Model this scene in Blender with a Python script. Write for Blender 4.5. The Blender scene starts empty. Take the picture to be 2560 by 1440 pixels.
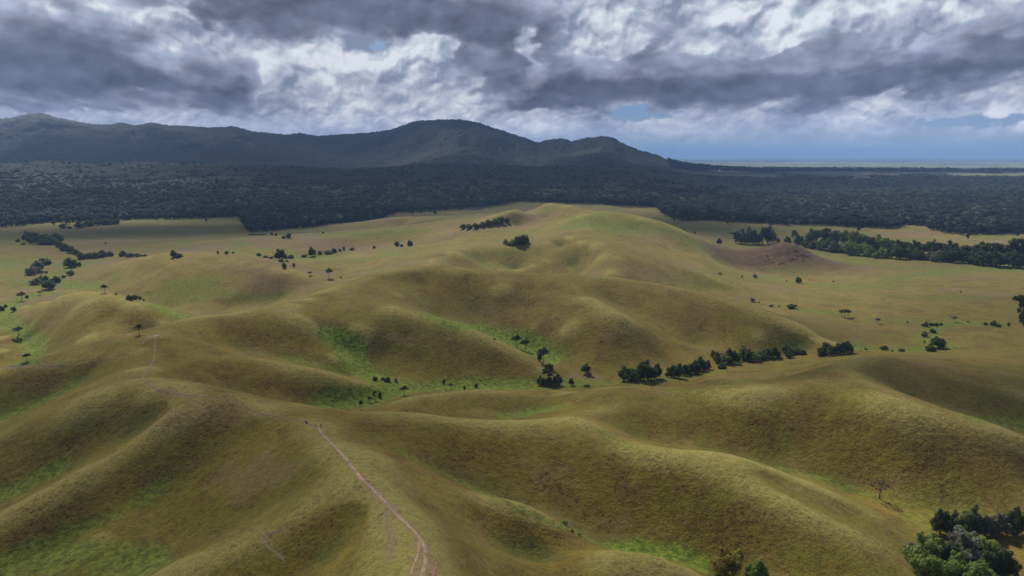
import bpy, bmesh, math, random
import numpy as np
from mathutils import Vector, Euler, Matrix

R = math.radians
scene = bpy.context.scene
col = scene.collection
rng = np.random.default_rng(7)
random.seed(7)

# ------------------------------------------------------------------ camera
CAM_Z = 170.0
PITCH = math.atan((720 - 389) / 1828.0)      # horizon 331 px above the centre of a 2560 px wide photo
FOCAL = 1828.0
cam_data = bpy.data.cameras.new('camera')
cam_data.sensor_width = 36.0
cam_data.lens = 36.0 * FOCAL / 2560.0
cam_data.clip_start = 1.0
cam_data.clip_end = 200000.0
cam = bpy.data.objects.new('camera', cam_data)
cam.location = (0, 0, CAM_Z)
cam.rotation_euler = (math.pi / 2 - PITCH, 0, 0)
col.objects.link(cam)
scene.camera = cam

# ------------------------------------------------------------------ light
SUN_EL, SUN_AZ = R(46), R(-24)               # azimuth clockwise from straight ahead (+Y); sun on the left, a little beyond
sun_dir = Vector((math.cos(SUN_EL) * math.sin(SUN_AZ), math.cos(SUN_EL) * math.cos(SUN_AZ), math.sin(SUN_EL)))
sd = bpy.data.lights.new('sun', 'SUN')
sd.energy = 5.0
sd.angle = R(0.5)
sd.color = (1.0, 0.96, 0.90)
sun = bpy.data.objects.new('sun', sd)
sun.rotation_euler = sun_dir.to_track_quat('Z', 'Y').to_euler()
sun.location = (-500, 300, 900)
col.objects.link(sun)

world = bpy.data.worlds.new('World')
scene.world = world
world.use_nodes = True
wn = world.node_tree
wn.nodes.clear()
w_out = wn.nodes.new('ShaderNodeOutputWorld')
w_bg = wn.nodes.new('ShaderNodeBackground')
w_sky = wn.nodes.new('ShaderNodeTexSky')
w_sky.sky_type = 'NISHITA'
w_sky.sun_disc = False
w_sky.sun_elevation = SUN_EL
w_sky.sun_rotation = SUN_AZ
w_bg.inputs['Strength'].default_value = 0.05
wn.links.new(w_sky.outputs[0], w_bg.inputs['Color'])
wn.links.new(w_bg.outputs[0], w_out.inputs['Surface'])

scene.view_settings.view_transform = 'Standard'
scene.view_settings.look = 'None'
scene.view_settings.exposure = 0.08
scene.view_settings.gamma = 1.0
scene.view_settings.use_curve_mapping = False
scene.render.engine = 'CYCLES'
scene.cycles.use_denoising = True
scene.cycles.max_bounces = 6
scene.cycles.transparent_max_bounces = 12

# ------------------------------------------------------------------ noise helpers (numpy)
def _hash(ix, iy, seed):
    h = (ix.astype(np.int64) * 374761393 + iy.astype(np.int64) * 668265263 + seed * 1442695041) & 0xFFFFFFFF
    h = ((h ^ (h >> 13)) * 1274126177) & 0xFFFFFFFF
    return ((h ^ (h >> 16)) & 0xFFFFFFFF)

def perlin(x, y, seed=0):
    x0 = np.floor(x); y0 = np.floor(y)
    fx = x - x0; fy = y - y0
    u = fx * fx * fx * (fx * (fx * 6 - 15) + 10)
    v = fy * fy * fy * (fy * (fy * 6 - 15) + 10)
    def g(ix, iy, dx, dy):
        a = _hash(ix, iy, seed) * (2 * np.pi / 4294967296.0)
        return np.cos(a) * dx + np.sin(a) * dy
    n00 = g(x0, y0, fx, fy); n10 = g(x0 + 1, y0, fx - 1, fy)
    n01 = g(x0, y0 + 1, fx, fy - 1); n11 = g(x0 + 1, y0 + 1, fx - 1, fy - 1)
    return ((n00 * (1 - u) + n10 * u) * (1 - v) + (n01 * (1 - u) + n11 * u) * v) * 1.5

def fbm(x, y, octv=4, seed=0, gain=0.5, lac=2.03):
    s = 0; a = 1; n = 0
    for k in range(octv):
        s = s + a * perlin(x, y, seed + k * 17); n += a
        a *= gain; x = x * lac + 13.7; y = y * lac - 7.3
    return s / n

def sstep(a, b, x):
    t = np.clip((x - a) / (b - a), 0, 1)
    return t * t * (3 - 2 * t)

# ------------------------------------------------------------------ picture point -> place
CP, SP = math.cos(PITCH), math.sin(PITCH)
def ray(px, py):
    """unit-forward ray (dx, dz per unit of y) through a point of the photograph"""
    cx = (px - 1280) / FOCAL; cy = (720 - py) / FOCAL
    return cx / (CP + cy * SP), (cy * CP - SP) / (CP + cy * SP)

def W(px, py, z):
    dx, dz = ray(px, py)
    t = (z - CAM_Z) / dz
    return (dx * t, t, z)

# ------------------------------------------------------------------ relief: crests and valley lines of the hills
LINES = [
 # --- main trail ridge
 [(1075,1500,68),(1060,1440,66),(1035,1340,62),(965,1260,60),(905,1195,58),(865,1150,56.5),(830,1110,55.5),(800,1072,55),(770,1050,54.5),(722,1036,54),(655,1024,55),(605,990,56),(538,979,57)],
 [(500,992,58),(440,988,59),(395,968,59.5),(350,945,59),(365,915,50),(385,895,46),(387,862,47),(390,842,50)],
 [(390,842,50),(430,810,50),(480,790,51),(560,783,51.5),(640,774,52),(715,775,52),(745,760,52.5),(800,728,52),(870,712,53),(930,692,55),(1000,674,58.5),(1080,672,58.5),(1150,676,58),(1220,681,55),(1300,682,53),(1380,684,52),(1450,686,51),(1530,692,50),(1600,700,45),(1680,714,42),(1750,732,38),(1830,756,33),(1900,780,28),(1980,808,21),(2050,836,15),(2130,866,7)],
 # crest back side of trail ridge to people, then saddle and hill F2
 [(706,1004,54),(790,1014,52.5),(850,1032,51),(934,1026,49),(1010,1027,47.5),(1085,1034,46),(1186,1047,43),(1270,1049,42),(1371,1046,40),(1438,1044,39.5),(1480,1060,38),(1530,1090,36),(1575,1118,35),(1620,1128,34.5),(1700,1129,34),(1780,1128,33.5),(1850,1142,31)],
 [(1780,1150,33.5),(1880,1208,28.5),(1986,1262,23.5),(2070,1304,19),(2137,1332,15.5),(2210,1365,10.5),(2271,1396,6),(2310,1440,0.5)],
 [(1850,1142,31),(1902,1160,28),(2002,1200,21),(2070,1228,17),(2137,1260,12.5),(2204,1292,8.5),(2254,1330,4)],
 [(1930,1205,25),(2010,1245,19.5),(2090,1285,14)],
 # left: ridge from the white patch down-left with brown track
 [(385,858,49),(350,872,48),(300,886,45),(220,906,39),(120,914,36),(60,915,35),(0,922,34)],
 [(215,945,31),(150,978,25),(100,1005,20),(0,1052,13)],
 [(390,962,58.5),(330,962,56.5),(270,985,54),(200,1012,50),(100,1050,41),(0,1084,34)],
 [(425,1025,53),(340,1075,43),(250,1130,36),(140,1190,26),(0,1248,17)],
 [(490,990,58),(430,1030,55),(370,1070,49),(310,1115,43),(250,1160,39),(120,1236,31),(0,1292,24)],
 [(600,1085,47),(520,1140,41),(450,1195,35),(370,1250,29),(300,1292,26),(200,1340,20),(100,1385,16),(0,1420,13)],
 [(770,1212,51),(700,1250,44.5),(630,1290,39),(560,1330,34),(420,1400,25.5),(340,1450,20)],
 [(905,1198,59),(850,1225,57),(800,1252,54.5),(740,1290,51),(690,1318,48),(640,1340,45.5),(500,1392,38),(380,1440,31)],
 [(900,1290,54.5),(860,1350,50.5),(820,1400,46)],
 [(240,1335,24),(190,1365,20)],
 # right flank of the trail ridge
 [(900,1092,51),(1000,1127,44),(1060,1155,38.5),(1130,1192,31.5),(1200,1228,26.5),(1280,1255,24),(1350,1280,21),(1420,1315,17.5),(1500,1352,13),(1560,1374,10.5),(1700,1394,8),(1760,1420,6),(1830,1470,4)],
 [(960,1150,54),(1020,1185,49),(1085,1212,43.5),(1152,1232,38.5),(1236,1245,34.5),(1320,1264,30),(1371,1292,25),(1421,1320,20.5),(1472,1346,16),(1510,1366,12.5)],
 [(1050,1270,53),(1100,1293,45),(1160,1322,37),(1220,1350,30),(1287,1384,22),(1350,1405,18)],
 [(1080,1372,61),(1130,1390,54),(1200,1400,44),(1290,1414,31),(1367,1414,25),(1405,1412,24.5),(1472,1397,26),(1530,1387,27.5),(1590,1384,27.5),(1657,1396,23),(1710,1414,17),(1760,1440,10)],
 # behind the trail ridge
 [(430,945,43),(520,965,34),(600,985,26),(700,1000,20),(820,1012,12),(900,1004,9.5),(1000,980,8.5),(1100,968,4),(1200,962,2.5),(1340,958,1),(1450,957,0.5),(1550,951,3),(1700,926,2),(1830,900,1),(2000,880,0),(2150,873,0),(2300,877,0)],
 [(437,900,44.5),(500,896,43),(571,892,40),(655,898,36),(756,925,31),(860,951,22),(950,973,12)],
 [(540,865,40),(600,872,34),(720,900,27),(790,918,22),(850,938,15)],
 [(715,777,52),(745,795,48),(790,822,40),(820,860,30),(845,895,24),(860,920,19)],
 [(770,770,49),(800,800,43),(825,840,33),(870,888,20),(930,938,12)],
 [(800,745,49),(860,790,42.5),(900,830,35),(950,880,21.5)],
 [(870,716,53),(884,730,51),(925,748,48),(968,766,48),(1052,790,42),(1136,813,35),(1220,843,27),(1287,877,18.5),(1340,905,10),(1365,930,6.5)],
 [(960,702,51),(1000,735,46),(1040,765,36.5),(1080,787,28),(1130,800,24),(1200,820,17.5),(1260,846,11.5),(1330,876,5),(1385,905,2),(1400,935,2)],
 [(1051,712,46),(1068,742,38.5)],
 [(1410,688,51),(1438,716,47.5),(1472,745,44),(1505,767,40),(1556,797,33.5),(1606,817,25),(1656,843,16),(1710,864,8),(1770,885,3.5)],
 [(1530,755,33),(1565,775,28),(1620,803,21.5),(1680,832,13.5),(1740,858,5)],
 [(1440,780,34),(1420,820,25),(1410,850,15)],
 # hill M1 right of centre
 [(1400,978,20),(1455,977,23),(1520,967,26),(1590,964,28),(1650,968,30),(1710,979,32),(1780,988,34),(1850,989,36),(1890,986,37),(1935,976,38),(1985,960,38),(2050,936,38),(2120,906,38),(2170,886,36)],
 [(2120,915,38.5),(2160,952,40),(2200,995,39),(2240,1012,37),(2280,1030,35),(2340,1045,32),(2400,1056,29),(2480,1075,25.5),(2560,1093,22)],
 [(2215,940,31),(2250,982,26),(2330,1012,21),(2400,1032,17),(2480,1052,13),(2560,1072,10)],
 [(2180,884,34),(2260,900,32),(2330,924,30),(2400,944,28),(2450,958,26),(2560,985,23)],
 [(1371,1044,38),(1420,1038,33),(1472,1032,31),(1555,1013,30),(1623,1003,30)],
 [(1600,1100,23),(1700,1112,19),(1800,1135,16),(1868,1153,14),(1935,1167,11.5),(2002,1180,10.5),(2070,1205,7.5),(2137,1226,4.5),(2197,1246,4),(2271,1260,2),(2380,1280,0),(2560,1290,0)],
 [(934,1024,14),(975,1007,18.5),(1018,993,22),(1119,980,24),(1220,972,22),(1287,982,17)],
 [(1290,1042,17),(1340,1030,14),(1370,1000,10),(1390,975,7)],
 # left middle
 [(60,758,13),(134,743,34),(202,731,43),(269,736,43),(336,763,38),(380,785,30),(410,812,23)],
 [(205,760,39),(228,795,30),(210,840,23),(170,870,13),(97,905,5)],
 [(270,800,28),(310,825,23)],
 [(300,655,17),(380,638,35),(440,634,39),(504,637,40),(560,642,41),(605,654,41),(650,662,40),(689,672,38),(773,689,33),(860,700,29)],
 [(440,660,34),(400,700,21),(350,740,8)],
 [(620,690,30),(580,735,15)],
 [(420,765,2),(500,770,4),(600,762,5),(700,748,10)],
 [(435,790,8),(400,770,4),(360,755,2)],
 [(460,812,42),(530,800,43)],
 # creek on the left
 [(270,726,0),(200,690,0),(140,690,0),(60,735,0),(10,790,0),(55,835,0),(85,880,0),(80,910,0)],
 [(0,640,9),(60,622,10),(110,640,5)],
 [(0,700,6),(40,690,5)],
 [(0,870,9),(0,840,7)],
 # beyond: lit rise and back hill
 [(480,625,9),(560,608,16),(620,598,22),(720,596,24),(820,599,25),(900,586,30),(968,575,36),(1052,575,36),(1136,574,38),(1190,568,42),(1220,563,46),(1278,549,58),(1330,532,69)],
 [(1180,560,56),(1240,533,72),(1290,518,81),(1320,510,85),(1370,506,86),(1420,512,85),(1455,523,77)],
 [(1455,534,83),(1498,526,85),(1555,535,82),(1600,545,78),(1656,560,69),(1710,578,58),(1750,597,43),(1780,613,34),(1810,629,24)],
 [(900,561,16),(940,550,22),(985,543,28),(1085,541,33),(1160,538,38),(1220,533,44)],
 [(900,575,8),(1000,566,10),(1080,562,14)],
 [(1460,548,75),(1472,572,68),(1421,594,61),(1374,605,56),(1320,614,52),(1250,616,51),(1186,618,50.5),(1136,629,52),(1065,658,53),(1010,672,55)],
 [(1360,545,63),(1290,566,51),(1210,580,40),(1130,600,32)],
 [(1380,570,57),(1330,585,48),(1230,598,41),(1100,625,36),(1000,640,33)],
 [(1482,568,68),(1515,580,63),(1556,595,57),(1606,618,48),(1660,633,41),(1710,648,33),(1800,681,19),(1870,712,7)],
 [(1580,575,63),(1640,600,53),(1700,620,41),(1770,648,27)],
 [(1490,610,58),(1505,641,47),(1545,645,46),(1590,649,43),(1650,657,37),(1710,668,31),(1800,700,19),(1860,728,8)],
 [(1450,605,58),(1440,640,40),(1435,665,31),(1450,683,26)],
 [(1400,620,48),(1370,650,39),(1300,672,31)],
 [(1150,634,50),(1200,655,36),(1250,670,31),(1290,678,25)],
 [(1530,680,35.5),(1600,690,28.5),(1700,705,18.5),(1780,722,10.5),(1850,748,3.5)],
 [(880,690,30),(840,700,20),(900,655,22),(950,625,20),(1000,608,19)],
 [(700,650,7),(760,655,7),(820,640,9),(880,622,12)],
 # rocky hill on the right
 [(1800,660,13),(1850,672,5),(1920,683,0),(2000,688,0),(2060,690,0),(2110,690,0),(2130,670,0)],
 [(1825,632,21),(1850,637,18.5),(1880,634,20),(1910,622,26),(1935,612,32),(1960,607,36),(1985,608,36),(2010,620,29),(2040,642,17),(2070,668,6),(2090,682,1)],
 # green slope under the copse, bottom right
 [(2330,1300,0),(2400,1340,0),(2560,1330,0),(2560,1440,0),(2400,1440,0)],
]
FLAT = [  # single points of low, level land
 (0,600,3),(150,600,2),(300,600,4),(450,600,6),(100,575,0),(400,560,0),(600,560,2),(0,570,0),(200,575,2),(330,625,4),(180,655,2),(60,660,2),(30,720,0),(0,760,1),
 (800,575,4),(650,582,3),(1560,533,2),(1640,545,0),(1750,570,0),(1900,560,0),(2100,570,0),(2300,580,0),(2500,600,0),(1850,600,0),(2000,590,1),(2200,620,0),(2350,650,1),(2560,660,0),
 (2200,680,0),(2350,700,2),(2500,720,0),(1950,720,0),(2100,740,2),(2250,760,3),(2400,780,1),(2560,780,0),(2000,770,2),(2150,800,1),(2300,820,0),(2450,840,2),(2560,860,4),(2380,870,2),(2450,890,6),(2200,840,0),(2080,780,3),
 (1450,930,3),(1550,925,3),(1650,905,3),(1500,980,18),(1750,950,8),(1900,930,10),(2000,905,6),(1650,945,10),
 (1180,700,50),(1250,720,46),(1300,760,34),(1200,780,26),(1330,820,20),(1700,780,26),(1800,800,21),(1410,545,66),(1432,556,66),(1900,840,13),(1750,830,12),
]
# lines that hide low ground behind them: (photo column, ground distance, height)
BACK = [(1300,850,14),(1450,830,16),(1600,820,11),(1750,790,5),(1150,850,24),(1900,760,4),(1290,1070,43),(1200,1140,41),(1000,840,34),
        (560,640,16),(450,620,14),(350,610,8),(640,660,12),(1700,345,24),(1600,370,22),(1250,375,24),(1100,372,26),(1000,385,20),(850,400,18),
        (1590,480,10),(1720,475,12),(1850,480,12),(1450,480,8),(2050,500,14),(1650,1700,0),(1500,1800,0),(1300,1900,0),(1100,1850,0),(900,1900,0),
        (1850,1250,0),(1950,1230,0),(2050,1200,0),(200,800,4),(100,780,2),(300,790,5),
        (1000,150,66),(1060,120,66),(900,150,58),(600,150,36),(300,180,20),(1250,180,42),(1500,180,22),(1750,200,8),(2100,200,2),(2600,200,0),
        (1280,60,55),(700,100,45),(1900,100,15),(100,200,15),(-200,300,14),(-300,400,20),(-200,500,12),(-150,600,6),(-200,800,8),(-300,1100,4),(-200,1500,0),
        (2700,350,4),(2750,450,18),(2700,600,6),(2800,800,3),(2800,1100,0),(2750,1600,0)]

def catmull(P, step):
    P = np.array(P, float)
    out = []
    for i in range(len(P) - 1):
        p0 = P[max(i - 1, 0)]; p1 = P[i]; p2 = P[i + 1]; p3 = P[min(i + 2, len(P) - 1)]
        L = np.hypot(*(p2 - p1)[:2]); n = max(1, int(round(L / step)))
        for k in range(n):
            t = k / n
            out.append(0.5 * (2 * p1 + (p2 - p0) * t + (2 * p0 - 5 * p1 + 4 * p2 - p3) * t * t + (3 * p1 - p0 - 3 * p2 + p3) * t ** 3))
    out.append(P[-1])
    return out

ctrl = []
for L in LINES:
    for px, py, z in catmull(L, 34):
        ctrl.append(W(px, py, z))
for px, py, z in FLAT: ctrl.append(W(px, py, z))
for px, D, z in BACK: ctrl.append(((px - 1280) / FOCAL * D, D, z))
for k in range(15):
    ctrl.append((-1800 + k * 260, 2400, 0)); ctrl.append((-1800 + k * 260, 2900, 0))
ctrl = np.array(ctrl)
# merge near-duplicates
keep = []
for p in ctrl:
    if all((p[0] - q[0]) ** 2 + (p[1] - q[1]) ** 2 > (0.011 * p[1]) ** 2 for q in keep): keep.append(p)
ctrl = np.array(keep)
S = 500.0
cx, cy, cz = ctrl[:, 0] / S, ctrl[:, 1] / S, ctrl[:, 2]
n = len(ctrl)
def U(r2): return -np.sqrt(r2 + 1e-5) 
K = U((cx[:, None] - cx) ** 2 + (cy[:, None] - cy) ** 2)
K[np.arange(n), np.arange(n)] = -0.003 + 0.002 * cy           # a little slack: rounder hills
A = np.zeros((n + 3, n + 3)); A[:n, :n] = K
A[:n, n] = 1; A[:n, n + 1] = cx; A[:n, n + 2] = cy; A[n:, :n] = A[:n, n:].T
sol = np.linalg.solve(A, np.concatenate([cz, [0, 0, 0]]))
wts, aff = sol[:n].astype(np.float32), sol[n:]
GX0, GX1, GY0, GY1, GS = -2000.0, 2200.0, -60.0, 3000.0, 6.0
gx = np.arange(GX0, GX1, GS); gy = np.arange(GY0, GY1, GS)
GZ = np.empty((len(gy), len(gx)), np.float32)
xs = (gx / S).astype(np.float32)
dx2 = (xs[:, None] - cx.astype(np.float32)) ** 2
for j, yv in enumerate(gy):
    r2 = dx2 + ((yv / S - cy) ** 2).astype(np.float32)
    GZ[j] = (-np.sqrt(r2 + 1e-5)) @ wts + aff[0] + aff[1] * xs + aff[2] * yv / S
GZ = np.clip(GZ, -6, 95)
# beyond the mapped hills the land levels off
gxx, gyy = np.meshgrid(gx, gy)
edge = sstep(1.15, 0.85, np.abs(gxx) / (0.78 * np.maximum(gyy, 150) + 60)) * sstep(2700, 2300, gyy) * sstep(-60, 60, gyy)
GZ = GZ * edge + 6.0 * (1 - edge) * sstep(2600, 2200, gyy)

def cubic_sample(x, y):
    fx = np.clip((x - GX0) / GS, 1.001, len(gx) - 3.001); fy = np.clip((y - GY0) / GS, 1.001, len(gy) - 3.001)
    ix = fx.astype(int); iy = fy.astype(int); tx = fx - ix; ty = fy - iy
    def wt(t): # cubic B-spline: smooth everywhere
        return ((1 - t) ** 3 / 6, (3 * t ** 3 - 6 * t * t + 4) / 6, (-3 * t ** 3 + 3 * t * t + 3 * t + 1) / 6, t ** 3 / 6)
    wx, wy = wt(tx), wt(ty); s = 0
    for a in range(4):
        for b in range(4):
            s = s + wy[a] * wx[b] * GZ[iy + a - 1, ix + b - 1]
    return s

def height(x, y):
    x = np.asarray(x, float); y = np.asarray(y, float)
    inside = (x > GX0 + 20) & (x < GX1 - 20) & (y > GY0 + 20) & (y < GY1 - 20)
    z = np.where(inside, cubic_sample(x, y), 0.0)
    z = z + 1.5 * fbm(x / 75, y / 75, 4, 11) + 0.45 * fbm(x / 17, y / 17, 2, 29) * sstep(1500, 500, np.abs(y))
    return z


def zlin(px, py, D):                                       # height of the sight line through a photo point at distance D
    dx, dz = ray(px, py)
    return CAM_Z + dz * D

# --- far land: foothills under the forest, then the mountain range
FOOT = np.array([(-400,396),(0,399),(200,402),(450,405),(700,410),(930,415),(1100,413),(1230,409),(1450,413),(1640,418),(1750,436),(1900,452),(2100,462),(2600,466),(3400,466)], float)
CREST = np.array([(-500,330),(-200,312),(0,305),(60,301),(100,291),(135,287),(165,297),(200,305),(240,313),(265,316),(290,317),(330,312),(360,320),(400,312),(430,318),(470,320),(500,322),(540,325),(600,321),(640,333),(700,340),(735,341),(760,337),(800,345),(850,342),(920,337),(980,331),(1010,320),(1050,308),(1100,305),(1150,303),(1200,312),(1240,327),(1290,344),(1330,357),(1345,362),(1380,354),(1400,353),(1425,360),(1460,352),(1505,347),(1530,352),(1560,369),(1600,385),(1640,395),(1680,406),(1720,414),(1790,421),(1900,425),(3400,430)], float)
CDIST = np.array([(-500,8200),(700,8000),(900,8300),(1100,7600),(1250,7300),(1345,7200),(1400,6700),(1520,6400),(1700,6300),(1900,6300),(3400,6300)], float)
def ridged(x, y, o, seed):
    t = 0; a = 1; n = 0
    for k in range(o):
        t = t + a * (1 - 2 * np.abs(perlin(x, y, seed + k * 5))); n += a; a *= .5; x = x * 2.05 + 5; y = y * 2.05 - 3
    return t / n
def far_height(x, y):
    yy = np.maximum(y, 500.0)
    px = 1280 + FOCAL * x / yy
    px = np.clip(px, -500, 3400)
    zf = np.maximum(zlin(px, np.interp(px, FOOT[:, 0], FOOT[:, 1] + 24), 3900.0), 0)
    wf = np.where(y < 3900, 1150.0, 620.0)
    z = zf * np.exp(-(np.abs(y - 3900) / wf) ** 2)
    z = z + 16 * fbm(x / 420, y / 420, 4, 61) * sstep(2100, 2900, y) * sstep(1900, 1500, px) * 1.3 + 4 * sstep(2100, 2900, y) * fbm(x / 300, y / 500, 2, 66)
    z = z + 38 * np.maximum(fbm(x / 1300 + 3, y / 1300, 2, 68), 0) * sstep(2300, 3000, y) * sstep(1500, 900, px)
    yc = np.interp(px, CDIST[:, 0], CDIST[:, 1])
    zc = np.maximum(zlin(px, np.interp(px, CREST[:, 0], CREST[:, 1]), yc) - 9, 0)
    wfr = 1050 + 2.0 * zc
    m = zc * np.exp(-(np.abs(y - yc) / np.where(y < yc, wfr, 900.0)) ** 1.5)
    off = 1 - np.exp(-((y - yc) / 420.0) ** 2)
    m = m * (1 - off * 0.70 * np.clip(.45 - .75 * ridged(x / 680 + .3 * fbm(x / 900, y / 900, 2, 73), y / 2300, 4, 71), 0, 1))
    z = np.maximum(z, 0) * sstep(9500, 5500, y) * (1 - sstep(0, 120, m)) + m + 0.25 * z * sstep(0, 120, m)
    return np.maximum(z, 0) * sstep(1900, 2300, y) * sstep(20000, 12000, y)

def base_height(x, y):
    return height(x, y) + far_height(x, y)

# --- first point of the ground met by a sight line of the photograph
def hit(px, py, zoff=0.0):
    px = np.atleast_1d(np.asarray(px, float)); py = np.atleast_1d(np.asarray(py, float))
    dx, dz = ray(px, py)
    ts = 120 * (2600 / 120.0) ** (np.arange(420) / 419.0)
    best = np.full(px.shape, 2600.0)
    T_ = ts[None, :] * np.ones((len(px), 1))
    H_ = height(T_ * dx[:, None], T_) + zoff
    Zr = CAM_Z + dz[:, None] * T_
    under = Zr < H_
    for i in range(len(px)):
        k = int(np.argmax(under[i])) if under[i].any() else 419
        if k > 0:
            g0 = Zr[i, k - 1] - H_[i, k - 1]; g1 = Zr[i, k] - H_[i, k]
            best[i] = ts[k - 1] + (ts[k] - ts[k - 1]) * (g0 / (g0 - g1) if g0 != g1 else 0)
    return best * dx, best

# ------------------------------------------------------------------ mesh helpers
def mesh_from(name, verts, faces, mat=None, smooth=True):
    me = bpy.data.meshes.new(name)
    verts = np.asarray(verts, np.float32); faces = np.asarray(faces, np.int32)
    k = faces.shape[1]
    me.vertices.add(len(verts)); me.vertices.foreach_set('co', verts.ravel())
    me.loops.add(faces.size); me.loops.foreach_set('vertex_index', faces.ravel())
    me.polygons.add(len(faces))
    me.polygons.foreach_set('loop_start', np.arange(0, faces.size, k, dtype=np.int32))
    me.polygons.foreach_set('use_smooth', np.full(len(faces), smooth))
    if mat: me.materials.append(mat)
    me.update(calc_edges=True)
    return me

def fattr(me, name, vals):
    at_ = me.attributes.new(name, 'FLOAT', 'POINT'); at_.data.foreach_set('value', np.asarray(vals, np.float32).ravel())

def add(name, me, parent=None, **props):
    o = bpy.data.objects.new(name, me); col.objects.link(o)
    if parent: o.parent = parent
    for k, v in props.items(): o[k] = v
    return o

def grid_faces(nr, nt, wrap=False):
    vid = np.arange(nr * nt).reshape(nr, nt)
    a, b = vid[:-1], vid[1:]
    if wrap: f = np.stack([a, b, np.roll(b, -1, 1), np.roll(a, -1, 1)], -1)
    else: f = np.stack([a[:, :-1], b[:, :-1], b[:, 1:], a[:, 1:]], -1)
    return f

# ------------------------------------------------------------------ node helpers
class NT:
    def __init__(self, name):
        self.m = bpy.data.materials.new(name); self.m.use_nodes = True
        self.t = self.m.node_tree; self.t.nodes.clear()
        self.out = self.t.nodes.new('ShaderNodeOutputMaterial')
    def n(self, kind, **kw):
        nd = self.t.nodes.new(kind)
        for k, v in kw.items():
            if k.startswith('i_'): nd.inputs[k[2:].replace('_', ' ')].default_value = v
            else: setattr(nd, k, v)
        return nd
    def l(self, a, b): self.t.links.new(a, b)
    def attr(self, name): return self.n('ShaderNodeAttribute', attribute_name=name).outputs['Fac']
    def noise(self, scale, detail=3, rough=.55, vec=None, dist=0.0):
        nd = self.n('ShaderNodeTexNoise'); nd.inputs['Scale'].default_value = scale
        nd.inputs['Detail'].default_value = detail; nd.inputs['Roughness'].default_value = rough
        nd.inputs['Distortion'].default_value = dist
        if vec is not None: self.l(vec, nd.inputs['Vector'])
        return nd.outputs['Fac']
    def ramp(self, src, a, b, lo=0.0, hi=1.0):
        nd = self.n('ShaderNodeMapRange', interpolation_type='SMOOTHSTEP')
        for k, v in (('From Min', a), ('From Max', b), ('To Min', lo), ('To Max', hi)): nd.inputs[k].default_value = v
        self.l(src, nd.inputs['Value']); return nd.outputs['Result']
    def mix(self, f, a, b):
        nd = self.n('ShaderNodeMix', data_type='RGBA')
        for sock, v in ((nd.inputs['Factor'], f), (nd.inputs['A'], a), (nd.inputs['B'], b)):
            sock = {'Factor': nd.inputs[0], 'A': nd.inputs[6], 'B': nd.inputs[7]}[sock.name]
            if isinstance(v, (int, float)): sock.default_value = v
            elif isinstance(v, tuple): sock.default_value = (*v, 1)
            else: self.l(v, sock)
        return nd.outputs[2]
    def math(self, op, a, b=0.0, clamp=False):
        nd = self.n('ShaderNodeMath', operation=op, use_clamp=clamp)
        for i, v in enumerate((a, b)):
            if isinstance(v, (int, float)): nd.inputs[i].default_value = v
            else: self.l(v, nd.inputs[i])
        return nd.outputs[0]
    def bump(self, h, dist, strength=1.0):
        nd = self.n('ShaderNodeBump'); nd.inputs['Distance'].default_value = dist; nd.inputs['Strength'].default_value = strength
        self.l(h, nd.inputs['Height']); return nd.outputs['Normal']

def scaled(nt, sx, sy, sz, src=None):
    mp = nt.n('ShaderNodeMapping'); mp.inputs['Scale'].default_value = (sx, sy, sz)
    nt.l(src if src is not None else nt.n('ShaderNodeNewGeometry').outputs['Position'], mp.inputs['Vector'])
    return mp.outputs[0]

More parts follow.
